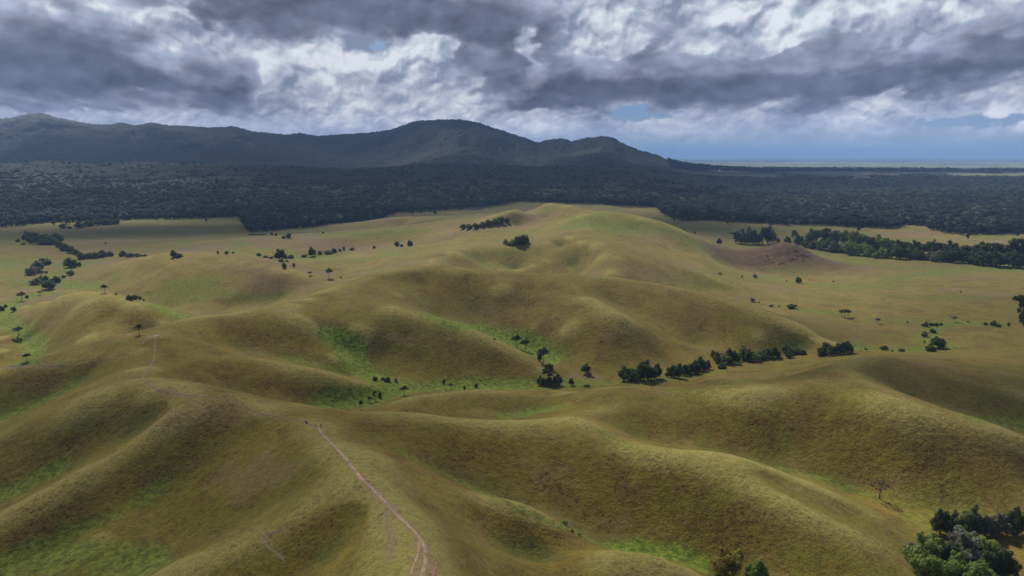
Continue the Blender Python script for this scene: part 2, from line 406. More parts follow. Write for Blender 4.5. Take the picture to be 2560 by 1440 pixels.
# ------------------------------------------------------------------ sky backdrop (far beyond everything, open above)
def sky_colour(az, el, aux=None):
    """radiance of the cloudy sky towards azimuth/elevation in degrees (numpy arrays)"""
    # places of cloud masses, as (azimuth, elevation, half-widths) in degrees
    T = np.tan
    def A(px, py):                             # photograph point -> direction
        dx, dz = ray(px, py)
        return np.degrees(np.arctan(dx)), np.degrees(np.arctan(dz / np.hypot(dx, 1)))
    w1 = fbm(az / 5.0, el / 2.6, 4, 101); w2 = fbm(az / 5.0, el / 2.6, 4, 151)
    w3 = fbm(az / 1.2, el / 0.8, 4, 171); w4 = fbm(az / 1.2, el / 0.8, 4, 191)
    def masses(a, e):
        ax = a + 3.0 * w1 + 0.55 * w3; ey = e + 1.4 * w2 + 0.4 * w4
        d_ = np.full(a.shape, -0.25)
        for px, py, rx, ry, amp in DARK:
            a0, e0 = A(px, py)
            d_ = np.maximum(d_, amp * 1.45 * np.exp(-(((ax - a0) / (rx / 31.9)) ** 2 + ((ey - e0) / (ry / 31.9)) ** 2) ** 1.3) - 0.25)
        for px, py, rx, ry, amp in LIGHT:
            a0, e0 = A(px, py)
            d_ = d_ - amp * np.exp(-(((ax - a0) / (rx / 31.9)) ** 2 + ((ey - e0) / (ry / 31.9)) ** 2) ** 1.3)
        return d_
    dark = masses(az, el)
    above = masses(az, el + 1.3)
    # outside the view broken cover goes on, made darker to lower ambient light
    out = sstep(36, 42, np.abs(az)) + sstep(12.5, 15, el); out = np.clip(out, 0, 1)
    dark = dark * (1 - out) + out * (0.55 + 1.5 * fbm(az / 14, el / 6, 3, 221))
    persp = 1.0 / (np.maximum(el, 0.2) + 2.5)                                    # clouds shrink towards the horizon
    n = fbm(az / (1.6 + .28 * np.clip(el, 0, 12)), el / 1.9, 6, 301, 0.52)
    dd = dark + 0.62 * n
    # puffy bright layer
    def billow(u, v, seed, octv=5):
        b = 0; amp = 1; tot = 0
        for k in range(octv):
            b = b + amp * (2.6 * np.sqrt(perlin(u, v, seed + 7 * k) ** 2 + 0.003) - 0.35); tot += amp
            u = u * 2.07 + 3.1; v = v * 2.07 - 1.7; amp *= 0.42
        return b / tot
    def puff(a, e):
        k = sstep(5.5, 2.5, e)
        wa = 0.30 * fbm(a / 1.5, e / 1.5, 4, 431); wb = 0.30 * fbm(a / 1.5, e / 1.5, 4, 441)
        hi = billow(a / 3.2 + wa, e / 2.7 + wb, 401)
        lo = billow(a / 1.6 + wa, e / 1.05 + wb, 461)
        return hi * (1 - k) + lo * k
    P = puff(az, el)
    sc_ = 0.45 + 0.55 * sstep(2, 6, el)
    Pu = puff(az - 0.2 * sc_, el + 0.35 * sc_)
    Pu2 = puff(az - 0.6 * sc_, el + 1.0 * sc_)
    relief = ((P - Pu) * 0.75 + (P - Pu2) * 0.55) * (.45 + .55 * sstep(1.5, 5.5, el))
    cov = sstep(0.0, 0.34, dd + 0.22 * (P - 0.35))
    gap = np.full(az.shape, 0.0)
    for px, py, rx, ry, amp in BLUE:
        a0, e0 = A(px, py)
        gap = gap + amp * np.exp(-(((az + 1.5 * w3 - a0) / (rx / 31.9)) ** 2 + ((el + .4*w2 - e0) / (ry / 31.9)) ** 2))
    base = 0.66 - gap * 1.1 + .30 * sstep(4.2, 2.2, el) + 0.5 * fbm(az / 4, el / 1.2, 3, 501)
    cb = sstep(-0.05, 0.3, base + 0.45 * (P - 0.35))
    t = np.clip(0.44 + 0.66 * relief + 0.85 * fbm(az / 4.5, el / 2.6, 5, 551) + 0.22 * np.clip(-dark - 0.25, -0.5, 1.2), 0, 1)
    c_lo = np.array([.228, .266, .365]); c_mid = np.array([.45, .49, .60]); c_hi = np.array([.80, .83, .88])
    t3 = t[..., None]
    cum = np.where(t3 < 0.5, c_lo + (c_mid - c_lo) * (t3 * 2), c_mid + (c_hi - c_mid) * (t3 * 2 - 1))
    blue = np.array([.25, .385, .62]) + (np.array([.33, .43, .60]) - np.array([.25, .385, .62])) * sstep(4, 0, el)[..., None]
    col_ = blue * (1 - cb[..., None]) + cum * cb[..., None]
    # grey flat-based clouds
    s = np.clip(0.5 + 0.75 * fbm(az / 5, el / 2.0, 5, 601, 0.52) + 0.22 * fbm(az / 1.3, el / 0.8, 4, 651) + .25 * (P - Pu2), 0, 1)
    core = np.clip(0.45 * sstep(0.0, 0.9, dd) + 0.55 * sstep(-0.2, 0.8, above + 0.5 * n), 0, 1)
    d_edge = np.array([.37, .41, .53]); d_core = np.array([.112, .130, .186])
    dc = d_edge + (d_core - d_edge) * core[..., None]
    dc = dc * (0.60 + 0.86 * s)[..., None] * 1.02
    col_ = col_ * (1 - cov[..., None]) + dc * cov[..., None]
    # towards the horizon everything pales
    hz = sstep(3.4, -0.3, el)[..., None] * 0.62
    col_ = col_ * (1 - hz) + np.array([.40, .46, .57]) * hz
    col_ = col_ * (1 + .30 * sstep(4.5, 2.0, el) * sstep(.0, 1.0, el) * sstep(.35, .8, cb))[..., None]
    return col_

DARK = [(130,140,300,95,1.0),(560,215,150,60,1.0),(330,190,220,45,1.0),(20,205,150,22,.8),(880,10,470,80,1.1),(1200,55,240,80,1.0),(620,40,160,45,.7),
        (1200,150,110,60,.9),(1500,205,300,60,1.0),(1850,195,420,70,1.15),(2130,150,230,70,.8),(2450,145,200,45,1.1),(1660,90,95,60,.75),(2050,235,280,22,1.1),(1400,262,170,17,1.0),
        (2540,60,120,60,.5),(1950,225,420,24,1.1),(100,260,200,14,.5),(2280,200,160,30,.6)]
LIGHT = [(1500,50,75,60,1.2),(1840,75,165,60,1.2),(2040,50,120,45,1.1),(930,200,180,110,.9),(760,235,80,60,.9),(1110,130,110,35,.8),(430,60,45,80,.6),(2350,20,150,30,.5),(1312,95,18,35,.9),(1560,110,40,40,.7),(2240,100,30,18,.5)]
BLUE = [(1600,288,130,20,1.0),(2480,300,130,20,1.1),(945,112,20,12,1.0),(2330,310,60,12,.5),(2100,365,500,16,.35)]

azs = np.concatenate([np.arange(-38, 38.01, 0.085), np.arange(40, 321, 2.0)])
els = np.concatenate([np.arange(-1.0, 12.6, 0.085), np.arange(13, 38, 1.0)])
EA, AZ = np.meshgrid(els, azs, indexing='ij')
azn = (AZ + 180) % 360 - 180
skc = sky_colour(azn, EA)
RS = 150000.0
sv = np.stack([RS * np.sin(np.radians(AZ)), RS * np.cos(np.radians(AZ)), CAM_Z + RS * np.tan(np.radians(EA))], -1).reshape(-1, 3)
nt = NT('cloudy_sky')
em = nt.n('ShaderNodeEmission'); ca = nt.n('ShaderNodeAttribute', attribute_name='sky')
nt.l(ca.outputs['Color'], em.inputs['Color'])
tr = nt.n('ShaderNodeBsdfTransparent'); mx = nt.n('ShaderNodeMixShader')
nt.l(ca.outputs['Alpha'], mx.inputs[0]); nt.l(tr.outputs[0], mx.inputs[1]); nt.l(em.outputs[0], mx.inputs[2])
nt.l(mx.outputs[0], nt.out.inputs['Surface'])
me = mesh_from('sky', sv, grid_faces(len(els), len(azs), True).reshape(-1, 4), nt.m)
at_ = me.color_attributes.new('sky', 'FLOAT_COLOR', 'POINT')
rgba = np.concatenate([skc.reshape(-1, 3), sstep(37, 27, EA).reshape(-1, 1)], 1)
at_.data.foreach_set('color', rgba.astype(np.float32).ravel())
nt.m.cycles.emission_sampling = 'NONE'
add('sky', me, kind='structure')

# ------------------------------------------------------------------ unseen cloud sheet overhead, cover and gaps placed to shade and light the ground
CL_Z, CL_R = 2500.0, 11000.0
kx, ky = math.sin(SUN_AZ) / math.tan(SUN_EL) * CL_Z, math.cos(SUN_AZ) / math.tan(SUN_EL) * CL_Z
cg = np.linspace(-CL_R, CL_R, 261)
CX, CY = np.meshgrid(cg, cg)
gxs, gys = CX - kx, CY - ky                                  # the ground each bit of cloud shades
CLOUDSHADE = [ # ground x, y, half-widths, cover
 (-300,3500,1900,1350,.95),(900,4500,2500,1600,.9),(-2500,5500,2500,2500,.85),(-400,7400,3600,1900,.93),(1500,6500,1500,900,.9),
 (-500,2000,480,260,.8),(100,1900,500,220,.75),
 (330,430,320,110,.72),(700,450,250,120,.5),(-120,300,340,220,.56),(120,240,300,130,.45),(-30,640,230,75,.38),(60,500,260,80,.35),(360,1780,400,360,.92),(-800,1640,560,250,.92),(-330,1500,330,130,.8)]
OPEN = [(130,310,100,80,.5),(-1100,800,500,300,.15),(300,1150,500,300,.25),(-100,1150,350,200,.15),(-1500,2700,380,300,.15),(1350,2300,750,360,.7),(175,285,120,85,.5),(150,285,110,40,.25),(600,7400,700,500,.25)]  # gaps put into the cover to let sun onto chosen ground
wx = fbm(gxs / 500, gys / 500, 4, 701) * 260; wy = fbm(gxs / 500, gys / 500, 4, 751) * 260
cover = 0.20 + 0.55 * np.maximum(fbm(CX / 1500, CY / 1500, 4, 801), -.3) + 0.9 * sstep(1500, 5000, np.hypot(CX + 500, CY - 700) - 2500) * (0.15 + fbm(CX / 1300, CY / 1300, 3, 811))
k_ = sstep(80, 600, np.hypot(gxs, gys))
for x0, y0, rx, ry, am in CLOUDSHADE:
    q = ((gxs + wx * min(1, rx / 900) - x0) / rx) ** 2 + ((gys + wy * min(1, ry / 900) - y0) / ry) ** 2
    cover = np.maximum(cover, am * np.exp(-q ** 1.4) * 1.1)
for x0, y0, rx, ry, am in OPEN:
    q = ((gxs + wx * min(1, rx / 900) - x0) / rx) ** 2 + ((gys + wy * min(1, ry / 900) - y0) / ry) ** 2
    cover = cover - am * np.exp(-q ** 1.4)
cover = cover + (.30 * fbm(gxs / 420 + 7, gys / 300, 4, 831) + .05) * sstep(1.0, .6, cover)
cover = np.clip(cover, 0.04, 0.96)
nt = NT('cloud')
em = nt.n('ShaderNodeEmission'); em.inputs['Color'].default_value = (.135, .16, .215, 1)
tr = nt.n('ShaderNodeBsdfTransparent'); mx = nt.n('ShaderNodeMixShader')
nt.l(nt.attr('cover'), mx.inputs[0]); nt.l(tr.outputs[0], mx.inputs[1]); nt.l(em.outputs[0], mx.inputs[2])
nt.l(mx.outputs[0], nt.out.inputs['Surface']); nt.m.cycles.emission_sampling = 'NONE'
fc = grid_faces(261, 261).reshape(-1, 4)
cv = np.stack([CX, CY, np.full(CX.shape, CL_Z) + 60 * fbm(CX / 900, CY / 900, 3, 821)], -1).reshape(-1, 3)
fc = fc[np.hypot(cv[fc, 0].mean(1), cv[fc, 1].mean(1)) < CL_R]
me = mesh_from('unseen_shade_cloud', cv, fc, nt.m); fattr(me, 'cover', cover)
add('unseen_shade_cloud', me, kind='structure')

# ------------------------------------------------------------------ ground sheet
rows = [3.0, 12, 25, 40, 55, 70, 85, 100, 112, 122]
d = 130.0
while d < 2400: rows.append(d); d += max(0.95, 0.0043 * d)
while d < 92000: rows.append(d); d *= 1.03
rows = np.array(rows)
TH = np.concatenate([np.linspace(R(-44), R(44), 800), np.linspace(R(50), R(310), 53)])
nr, ntt = len(rows), len(TH)
rr, tt = np.meshgrid(rows, TH, indexing='ij')
gX = (rr * np.sin(tt)).ravel(); gY = (rr * np.cos(tt)).ravel()
h0 = height(gX, gY)
# the rocky hill is lumpy
RKX, RKY = 430.0, 1130.0
qr = ((gX - RKX) / 95) ** 2 + ((gY - RKY) / 75) ** 2
qs = ((gX - 335) / 50) ** 2 + ((gY - 1110) / 34) ** 2
rocky = np.clip(np.exp(-qr ** 1.5) + np.exp(-qs ** 1.5), 0, 1)
h0 = h0 + rocky * (1.6 * fbm(gX / 13, gY / 13, 3, 97) + 0.9 * np.abs(perlin(gX / 6, gY / 6, 98)))
fh = far_height(gX, gY)
gZ = h0 + fh * 0.72 - 4 * sstep(2400, 2900, gY) * sstep(0, 10, fh)

def seg_dist(x, y, P):
    d = np.full(x.shape, 1e9)
    for (x0, y0), (x1, y1) in zip(P[:-1], P[1:]):
        vx, vy = x1 - x0, y1 - y0; L2 = vx * vx + vy * vy + 1e-9
        t = np.clip(((x - x0) * vx + (y - y0) * vy) / L2, 0, 1)
        d = np.minimum(d, np.hypot(x - x0 - t * vx, y - y0 - t * vy))
    return d
def stroke(pts, width, strength, wob=0.5, seed=5):
    P = catmull([(a_, b_, 0) for a_, b_ in pts], 40)
    X, Y = hit([p[0] for p in P], [p[1] for p in P])
    lo, hi = (X.min() - 3 * width, Y.min() - 3 * width), (X.max() + 3 * width, Y.max() + 3 * width)
    out = np.zeros(gX.shape)
    sel = np.nonzero((gX > lo[0]) & (gX < hi[0]) & (gY > lo[1]) & (gY < hi[1]))[0]
    if len(sel) == 0: return out
    xs_, ys_ = gX[sel], gY[sel]
    pts2 = [(X[0], Y[0])]
    for q in zip(X[1:], Y[1:]):
        if abs(q[1] - pts2[-1][1]) < 90 + 0.15 * q[1]: pts2.append(q)
    if len(pts2) < 2: pts2.append((pts2[0][0] + 1, pts2[0][1]))
    dd_ = seg_dist(xs_, ys_, pts2)
    dd_ = dd_ + width * wob * (fbm(xs_ / (width * 1.6), ys_ / (width * 1.6), 3, seed) + .6 * fbm(xs_ / (width * .4), ys_ / (width * .4), 2, seed + 3))
    out[sel] = strength * sstep(width * 1.15, width * 0.45, dd_)
    return out
GREEN = [
 ([(838,850),(862,872),(885,905),(925,937),(965,958)],14,1.25),([(1085,790),(1130,806),(1200,826),(1260,848),(1320,872),(1370,902)],17,1.1),
 ([(825,1016),(900,1004),(960,986),(1020,973),(1100,968),(1200,964),(1300,962),(1350,961)],13,.95),([(1400,957),(1560,957),(1700,944),(1800,930)],10,.55),
 ([(720,900),(780,912),(830,925)],8,.5),([(1285,1041),(1330,1032),(1385,1022)],11,.9),([(1540,1371),(1600,1372),(1680,1385),(1745,1408)],7,1.0),
 ([(0,1246),(60,1216),(140,1176)],7,.8),([(0,1050),(100,1010),(180,965)],7,.7),([(-40,1440),(60,1408),(150,1392),(260,1398),(380,1415)],10,.75),([(90,1385),(190,1330),(300,1285),(400,1215)],5,.5),
 ([(385,765),(415,775),(440,785)],15,.8),([(250,722),(185,716),(145,704),(120,692),(150,680),(190,668),(225,658)],13,.75),([(90,735),(40,752),(8,785),(30,812),(75,850),(95,868),(80,885),(62,905)],11,.85),
 ([(2130,868),(2200,872),(2300,876),(2370,866)],14,.8),([(2312,855),(2325,830),(2345,812),(2400,806),(2500,812)],11,.85),([(1795,655),(1850,680),(1950,700),(2080,716)],13,.75),
 ([(1985,774),(2090,783)],10,.8),([(2095,655),(2200,664),(2330,672)],35,.45),([(2430,1046),(2560,1067)],8,.6),([(1868,1155),(2000,1181),(2140,1228),(2280,1263)],3.5,.5),
 ([(1000,1128),(1130,1196),(1250,1250),(1400,1312),(1500,1362)],3.2,.6),([(380,735),(440,722),(520,700)],11,.35),([(955,618),(1000,617)],12,.6),
 ([(1700,985),(1780,968),(1850,955)],14,.4),([(1500,1078),(1545,1102),(1590,1122)],4,.3),([(1790,640),(1860,650)],20,.3),([(640,645),(700,650),(780,640)],14,.25),
 ([(0,600),(120,590),(240,585)],50,.22),([(430,545),(560,550),(600,560)],80,.25),([(1760,575),(1860,580)],50,.3),([(2420,1250),(2300,1268)],12,.3),([(1000,700),(1060,760)],8,.25),
 ([(2340,1290),(2300,1310)],10,.4)]
BARE = [([(510,993),(555,995),(600,1012),(650,1034),(700,1042),(745,1051),(790,1068)],1.2,.45),([(386,850),(386,892),(362,934)],1.0,.35),([(800,1074),(850,1130),(888,1178)],1.3,.4),([(895,1190),(926,1217),(955,1246),(985,1279),(1010,1303),(1032,1325),(1052,1352)],2.0,.65),([(1056,1358),(1062,1395),(1052,1445)],3.2,.6),([(964,1275),(970,1310),(975,1352)],1.5,.55),([(358,945),(372,960),(400,975)],1.4,.5),([(360,1340),(380,1330)],3,.15),([(640,1170),(700,1190)],9,.3),([(430,1040),(520,1020),(600,1040)],9,.22),([(560,1180),(620,1230)],7,.2),([(395,975),(420,978),(445,984),(480,990)],1.9,.8),([(372,842),(392,840)],2.4,.7),([(300,838),(325,838)],2.0,.8),([(0,921),(70,915),(140,916)],2.2,.7),
 ([(655,1342),(690,1330),(710,1322)],.7,.6),([(650,1345),(680,1375),(705,1395)],.7,.6),([(965,1290),(972,1330),(972,1400)],1.3,.45),([(1082,1412),(1086,1440)],1.1,.9),
 ([(1040,1400),(1052,1440)],2.2,.5),([(1060,1380),(1068,1440)],2.0,.5),([(500,1010),(520,1030)],5,.25),([(715,775),(740,770)],3,.5),([(1440,940),(1490,945)],9,.4),([(2280,905),(2350,912)],12,.35),
 ([(2300,590),(2440,600),(2560,605)],26,.5),([(2050,575),(2120,580)],22,.35),([(2380,725),(2500,735)],22,.35),([(1700,560),(1770,560)],14,.3),([(920,1210),(950,1245),(980,1275)],1.0,.5)]
green = np.zeros(gX.shape); bare = np.zeros(gX.shape)
for i, (p, w_, s_) in enumerate(GREEN): green = np.maximum(green, stroke(p, w_, s_, seed=900 + i))
for i, (p, w_, s_) in enumerate(BARE): bare = np.maximum(bare, stroke(p, w_, s_, seed=950 + i))
# hollows hold the moisture
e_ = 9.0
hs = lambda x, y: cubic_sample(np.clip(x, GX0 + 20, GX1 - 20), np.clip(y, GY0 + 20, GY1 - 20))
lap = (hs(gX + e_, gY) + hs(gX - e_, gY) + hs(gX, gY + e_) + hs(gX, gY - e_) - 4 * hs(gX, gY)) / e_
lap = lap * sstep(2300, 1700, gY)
farm = sstep(4800, 5600, gY + 500 * fbm(gX / 900, gY / 900, 2, 31))
wood = sstep(-.02, .12, fbm(gX / 2600, gY / 900, 4, 33) + 0.35 * (sstep(5200, 6000, gY) * sstep(8200, 7600, gY)) - .12 + .5 * sstep(19000, 22000, gY) * sstep(36000, 33000, gY))
nt = NT('grassland')
g_ = nt.attr('green'); b_ = nt.attr('bare'); hl = nt.attr('hollow'); rk = nt.attr('rocky'); fa = nt.attr('farm'); wd = nt.attr('wood'); nr_ = nt.attr('nearness')
pos = nt.n('ShaderNodeNewGeometry').outputs['Position']
big = nt.noise(0.011, 4, .6, pos, .4); mid = nt.noise(0.055, 4, .6, pos, .6); sml = nt.noise(0.32, 3, .65, pos); tus = nt.noise(1.1, 2, .7, pos)
dry = nt.mix(nt.ramp(big, .36, .64), (.250, .190, .056), (.185, .165, .040))
dry = nt.mix(nt.ramp(mid, .42, .70, 0, .65), dry, (.165, .112, .042))
rich = nt.mix(nt.ramp(big, .36, .64), (.212, .152, .028), (.136, .124, .017))
rich = nt.mix(nt.ramp(mid, .42, .68, 0, .75), rich, (.140, .086, .022))
strk = nt.noise(.0062, 4, .62, scaled(nt, .55, 1.25, 1)); strk2 = nt.noise(.009, 4, .6, scaled(nt, .5, 1.3, 3))
dry = nt.mix(nt.ramp(strk, .48, .60, 0, .8), dry, (.215, .150, .085))
dry = nt.mix(nt.ramp(strk2, .50, .63, 0, .8), dry, (.150, .185, .036))
grass = nt.mix(nr_, dry, rich)
rich2 = nt.mix(nt.ramp(nt.noise(.03, 4, .62, scaled(nt, 1, 1, 2)), .54, .70, 0, .75), grass, (.225, .160, .052))
grass = nt.mix(nr_, grass, rich2)
grass = nt.mix(nt.ramp(hl, .02, .9, 0, .6), grass, (.070, .095, .022))
grass = nt.mix(nt.ramp(hl, -.04, -.42, 0, .80), grass, (.300, .250, .072))  # pale dry grass on crests, brightened further so ridge rims look lit
lush = nt.mix(nt.ramp(sml, .35, .65), (.100, .138, .018), (.175, .225, .030))
gm = nt.math('MULTIPLY', g_, nt.ramp(mid, .25, .5, .75, 1.0), True)
grass = nt.mix(gm, grass, lush)
soil = nt.mix(nt.ramp(sml, .35, .7), (.33, .205, .130), (.21, .145, .095))
grass = nt.mix(b_, grass, soil)
rockc = nt.mix(nt.ramp(nt.noise(0.16, 4, .7, pos), .42, .60), (.115, .066, .050), (.062, .040, .038))
grass = nt.mix(nt.math('MULTIPLY', rk, .9), grass, rockc)
farc = nt.mix(nt.ramp(nt.noise(0.0012, 3, .6, scaled(nt, .5, 2.2, 1)), .4, .62), (.29, .28, .13), (.17, .19, .09))
farc = nt.mix(wd, farc, (.030, .042, .026))
grass = nt.mix(fa, grass, farc)
spk = nt.math('MULTIPLY', nt.ramp(tus, .30, .62, .72, 1.08), nt.ramp(sml, .30, .62, .80, 1.08))
vo = nt.n('ShaderNodeTexVoronoi'); vo.inputs['Scale'].default_value = .42; nt.l(pos, vo.inputs['Vector'])
tuft = nt.math('SUBTRACT', vo.outputs['Distance'], nt.ramp(mid, .35, .7, 0.0, .32))
spk = nt.math('MULTIPLY', spk, nt.ramp(tuft, -.06, .14, .62, 1.0))
hsv = nt.n('ShaderNodeHueSaturation'); nt.l(grass, hsv.inputs['Color']); nt.l(spk, hsv.inputs['Value'])
bs = nt.n('ShaderNodeBsdfPrincipled'); nt.l(hsv.outputs[0], bs.inputs['Base Color']); bs.inputs['Roughness'].default_value = .95
bs.inputs['Specular IOR Level'].default_value = .04
bs.inputs['Sheen Weight'].default_value = .12; bs.inputs['Sheen Roughness'].default_value = .45; bs.inputs['Sheen Tint'].default_value = (.95, .85, .45, 1)
bh = nt.math('ADD', nt.math('MULTIPLY', tus, .55), nt.math('MULTIPLY', sml, 1.6))
nt.l(nt.bump(bh, .8, .6), bs.inputs['Normal']); nt.l(bs.outputs[0], nt.out.inputs['Surface'])
me = mesh_from('ground', np.stack([gX, gY, gZ], -1), grid_faces(nr, ntt, True).reshape(-1, 4), nt.m)
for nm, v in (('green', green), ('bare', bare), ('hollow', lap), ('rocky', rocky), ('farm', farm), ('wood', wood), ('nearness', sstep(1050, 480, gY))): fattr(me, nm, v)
add('ground', me, kind='structure')

# the lake on the horizon
nt = NT('water'); bs = nt.n('ShaderNodeBsdfPrincipled'); bs.inputs['Base Color'].default_value = (.10, .14, .18, 1); bs.inputs['Roughness'].default_value = .25
nt.l(bs.outputs[0], nt.out.inputs['Surface'])
lw = []
for k in range(41):
    t = k / 40; xx = 7000 + t * 52000
    lw.append((xx, 33000 + 2500 * math.sin(t * 9) + 900 * math.sin(t * 31), 9.0))
for k in range(41):
    t = 1 - k / 40; xx = 7000 + t * 52000
    lw.append((xx * 1.1, 56000 + 2500 * math.sin(t * 5), 9.0))
me = bpy.data.meshes.new('lake'); me.from_pydata(lw, [], [tuple(range(len(lw)))]); me.materials.append(nt.m); me.update()
add('lake', me, kind='structure')

# ------------------------------------------------------------------ forest
EDGE = np.array([(-600,585),(-100,572),(0,568),(60,562),(130,556),(300,550),(450,547),(592,545),(605,552),(611,574),(622,583),(700,577),(780,573),(860,563),(905,558),(985,536),(1200,528),(1300,515),(1460,521),(1530,524),(1636,526),(1655,540),(1700,552),(1770,551),(1900,560),(2050,565),(2170,571),(2238,572),(2262,563),(2310,565),(2325,573),(2370,583),(2440,588),(2560,585),(2700,590),(3300,600)], float)
def edge_dist(px):
    py = np.interp(px, EDGE[:, 0], EDGE[:, 1]); dx, dz = ray(px, py)
    return (1.0 - CAM_Z) / dz
def to_px(x, y): return 1280 + FOCAL * CP * x / np.maximum(y, 1) * 1.0
def colpx(x, y): return 1280 + FOCAL * x / (y * CP + 165 * SP)
def worley(x, y, seed):
    x0 = np.floor(x); y0 = np.floor(y); best = np.full(x.shape, 9.0); hid = np.zeros(x.shape)
    for i in (-1, 0, 1):
        for j in (-1, 0, 1):
            a = _hash(x0 + i, y0 + j, seed); rx_ = (a & 0xFFFF) / 65536.0; ry_ = ((a >> 16) & 0xFFFF) / 65536.0
            d_ = (x0 + i + .15 + .7 * rx_ - x) ** 2 + (y0 + j + .15 + .7 * ry_ - y) ** 2
            m_ = d_ < best; best = np.where(m_, d_, best); hid = np.where(m_, (a >> 7 & 0xFF) / 255.0, hid)
    return np.sqrt(best), hid
def right_woods(px, y, x):
    n_ = fbm(x / 700, y / 700, 3, 41)
    lim = 4900 + 1300 * n_ + np.clip((1700 - px) * 30, 0, 9e9)
    return (y < lim) | ((y > 6100 + 500 * n_) & (y < 7700 + 900 * n_) & (px > 1650) & (n_ > .02))
rws = []; d = 1500.0
while d < 9300: rws.append(d); d += max(6.0, .0034 * d)
rws = np.array(rws); PXs = np.linspace(-170, 2730, 860)
cxx = (PXs - 1280) / FOCAL
yy_, cc_ = np.meshgrid(rws, cxx, indexing='ij')
fX = (yy_ * cc_).ravel(); fY = yy_.ravel()
fX = fX + 1.5 * rng.standard_normal(fX.shape); fY = fY + 1.5 * rng.standard_normal(fX.shape)
cell = np.where(fY < 3000, 13.0, np.where(fY < 5500, 18.0, 26.0))
fh = base_height(fX, fY)
d1, hd = worley(fX / 13, fY / 13, 3); d2, hd2 = worley(fX / 19, fY / 19, 4); d3, hd3 = worley(fX / 28, fY / 28, 5)
ka = sstep(2600, 3400, fY); kb = sstep(4800, 6200, fY)
dome = lambda d_, h_: np.sqrt(np.maximum(1 - d_ ** 2 * 1.5, 0)) * (0.6 + .8 * h_)
bump_ = (dome(d1, hd) * 7 * (1 - ka) + dome(d2, hd2) * 12 * ka) * (1 - kb) + dome(d3, hd3) * 20 * kb
hid = (hd * (1 - ka) + hd2 * ka) * (1 - kb) + hd3 * kb
fZ = fh + 11 + bump_ + 6 * fbm(fX / 120, fY / 120, 3, 45) - 6 * sstep(2700, 2200, fY)
ff = grid_faces(len(rws), len(PXs)).reshape(-1, 4)
fcx, fcy = fX[ff].mean(1), fY[ff].mean(1); fpx = 1280 + FOCAL * fcx / fcy
keepf = (fcy > edge_dist(fpx) + 62) & right_woods(fpx, fcy, fcx)
ff = ff[keepf]
nt = NT('canopy')
hv = nt.attr('tone'); pos = nt.n('ShaderNodeNewGeometry').outputs['Position']
c1 = nt.mix(hv, (.013, .023, .012), (.034, .048, .022))
c1 = nt.mix(nt.ramp(nt.noise(.004, 3, .6, pos), .45, .65, 0, .5), c1, (.042, .060, .026))
c1 = nt.mix(nt.ramp(nt.noise(.09, 3, .7, pos), .55, .75, 0, .6), c1, (.060, .068, .036))
bs = nt.n('ShaderNodeBsdfPrincipled'); nt.l(c1, bs.inputs['Base Color']); bs.inputs['Roughness'].default_value = .85; bs.inputs['Specular IOR Level'].default_value = .2
nt.l(nt.bump(nt.noise(.35, 3, .7, pos), 2.2, .9), bs.inputs['Normal']); nt.l(bs.outputs[0], nt.out.inputs['Surface'])
CANOPY = nt.m
fvv = np.stack([fX, fY, fZ], -1)
def submesh(name, sel, **props):
    f_ = ff[sel]; u, inv = np.unique(f_, return_inverse=True)
    me = mesh_from(name, fvv[u], inv.reshape(-1, 4), CANOPY); fattr(me, 'tone', hid[u]); return add(name, me, **props)
fyc = fY[ff].mean(1)
submesh('forest', fyc <= 5000, kind='stuff', label='dense dark rainforest spreading across the plain behind the grassy hills', category='forest')
submesh('mountains', fyc > 5000, kind='structure')

# ------------------------------------------------------------------ haze
nt = NT('haze'); pv = nt.n('ShaderNodeVolumePrincipled')
pv.inputs['Color'].default_value = (.36, .58, 1.0, 1); pv.inputs['Density'].default_value = 5.4e-5; pv.inputs['Anisotropy'].default_value = .1
nt.l(pv.outputs[0], nt.out.inputs['Volume'])
B = 96000.0
bv = [(x_, y_, z_) for x_ in (-B, B) for y_ in (-B, B) for z_ in (-9, 700)]
me = bpy.data.meshes.new('haze'); me.from_pydata(bv, [], [(0, 1, 3, 2), (4, 6, 7, 5), (0, 4, 5, 1), (2, 3, 7, 6), (0, 2, 6, 4), (1, 5, 7, 3)]); me.materials.append(nt.m); me.update()
add('haze', me, kind='stuff', label='pale blue haze in the air over the distant forest and mountains', category='haze')
scene.cycles.volume_bounces = 1

# ------------------------------------------------------------------ vegetation: materials
def leaf_mat(name, dark, light, odd=None):
    nt = NT(name); pos = nt.n('ShaderNodeNewGeometry').outputs['Position']
    tn = nt.attr('tone'); oi = nt.n('ShaderNodeObjectInfo').outputs['Random']
    c = nt.mix(nt.math('MULTIPLY', tn, nt.ramp(nt.math('FRACT', nt.math('MULTIPLY', oi, 7.3)), 0, 1, .35, 1.15)), dark, light)
    c = nt.mix(nt.ramp(oi, 0, 1, 0, .45), c, odd or (.075, .080, .045))
    if name == 'forest_leaves':
        c = nt.mix(nt.ramp(nt.noise(.0055, 4, .65, pos), .48, .62, 0, .6), c, (.070, .092, .036))
        c = nt.mix(nt.ramp(nt.noise(.013, 3, .65, pos), .58, .70, 0, .6), c, (.095, .095, .055))
    d_ = nt.n('ShaderNodeBsdfPrincipled'); nt.l(c, d_.inputs['Base Color']); d_.inputs['Roughness'].default_value = .7; d_.inputs['Specular IOR Level'].default_value = .25
    t_ = nt.n('ShaderNodeBsdfTranslucent'); nt.l(c, t_.inputs['Color'])
    m_ = nt.n('ShaderNodeMixShader'); m_.inputs[0].default_value = .45
    nt.l(d_.outputs[0], m_.inputs[1]); nt.l(t_.outputs[0], m_.inputs[2]); nt.l(m_.outputs[0], nt.out.inputs['Surface'])
    return nt.m
LEAF = leaf_mat('dark_leaves', (.055, .085, .028), (.190, .245, .070))
